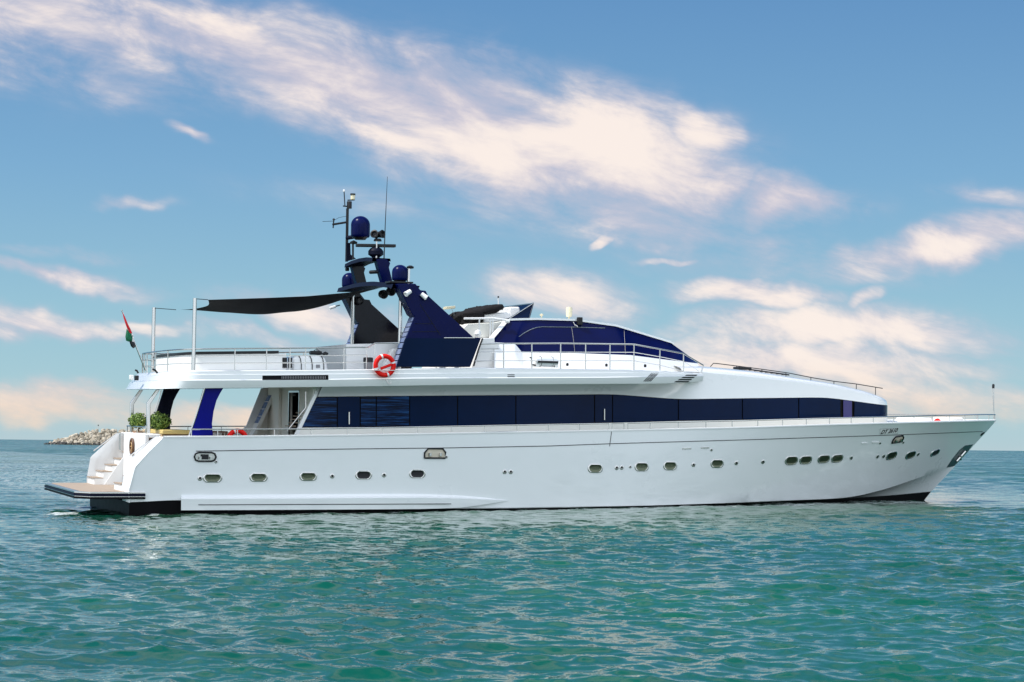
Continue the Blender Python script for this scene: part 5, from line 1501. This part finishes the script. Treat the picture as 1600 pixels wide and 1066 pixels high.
shrub(P(216.5, 658, 0.75), 0.32, 0.245, 'round green shrub between the two steel stern posts, left of its twin', 8)

# ------------------------------------------------------------------ breakwater
def at_far(px, py_w, d):
    a = px - 800; b = py_w - 695
    c_, s_ = math.cos(ROLL), math.sin(ROLL)
    u_ = (c_ * a + s_ * b) / F; v_ = (-s_ * a + c_ * b) / F
    return np.array((u_ * d, d, EYE - v_ * d))
DJ = 760.0
prof_j = [(78, 690.5), (92, 689), (104, 685), (118, 680.5), (132, 676.5), (146, 674.2), (165, 673.6), (200, 673.2), (228, 674), (240, 678), (252, 688)]
H = lambda px: max(0.15, at_far(px, np.interp(px, [a for a, _ in prof_j], [b for _, b in prof_j]), DJ)[2])
core = []
for px in np.linspace(80, 250, 40):
    p = at_far(px, 690, DJ); h = H(px) - 0.9
    core.append([(p[0], DJ - 9, -1.0), (p[0], DJ - 1.5, max(h, -0.5)), (p[0], DJ + 3, max(h, -0.5)), (p[0], DJ + 14, -1.0)])
bw = MB().grid(core).build('breakwater_mound', WETROCK)
tag(bw, kind='structure')
protos, wets = [], []
for k in range(7):
    bm = bmesh.new(); bmesh.ops.create_icosphere(bm, subdivisions=2, radius=1.0)
    for v in bm.verts:
        n_ = mnoise.noise(v.co * 1.1 + Vector((k * 7.7, 0, 0))) * 0.55 + mnoise.noise(v.co * 2.7 + Vector((k * 3.1, 5, 0))) * 0.2
        v.co *= 1 + n_; 
        for ax in range(3): v.co[ax] = max(-0.78, min(0.78, v.co[ax]))
    me_ = bpy.data.meshes.new('boulder'); bm.to_mesh(me_); bm.free(); me_.materials.append(ROCK); protos.append(me_)
    wet = me_.copy(); wet.materials.clear(); wet.materials.append(WETROCK); wets.append(wet)
r_ = random.Random(5); nb = 0
for row in range(9):
    px = 80 + row * 1.3
    while px < 236 and nb < 295:
        hh = H(px); t = row / 8
        z = hh * t
        if z <= hh + 0.01 and hh > 0.4 + t * 0.6:
            p = at_far(px, 690, DJ)
            sc = r_.uniform(0.62, 1.12) * (0.75 if hh < 1.5 else 1.0)
            o = bpy.data.objects.new('boulder', r_.choice(protos if z > 0.55 else wets)); col.objects.link(o)
            o.location = (p[0] + r_.uniform(-.5, .5), DJ - 9 + 7.5 * t + r_.uniform(-.5, .5), z - 0.15 + r_.uniform(-.25, .2))
            o.rotation_euler = [r_.uniform(0, 6.28) for _ in range(3)]
            o.scale = (sc * r_.uniform(.95, 1.5), sc, sc * r_.uniform(.7, 1.0))
            tag(o, 'pale grey-brown boulder piled on the low rock breakwater behind the stern' if z > 0.55 else 'dark wet boulder at the waterline of the low rock breakwater', 'boulder', 'boulders of the breakwater')
            nb += 1
        px += r_.uniform(3.4, 6.2)
p = at_far(153.5, 674, DJ); zt_ = at_far(153.5, 665, DJ)[2]
e = bpy.data.objects.new('marker_post', None); col.objects.link(e); e.location = (p[0], DJ, p[2] - 1.0)
tag(e, 'thin pale marker post with a small dark lamp on top of the breakwater', 'marker post')
MB().tube([(0, 0, 0), (0, 0, zt_ - p[2] + 0.9)], 0.07, 8).build('post', mat('post_paint', (0.6, 0.58, 0.55), 0.6), e)
MB().lathe([(0, 0), (.22, 0), (.25, .4), (0, .5)], (0, 0, zt_ - p[2] + 0.85), n=10).build('lamp', DARK, e)
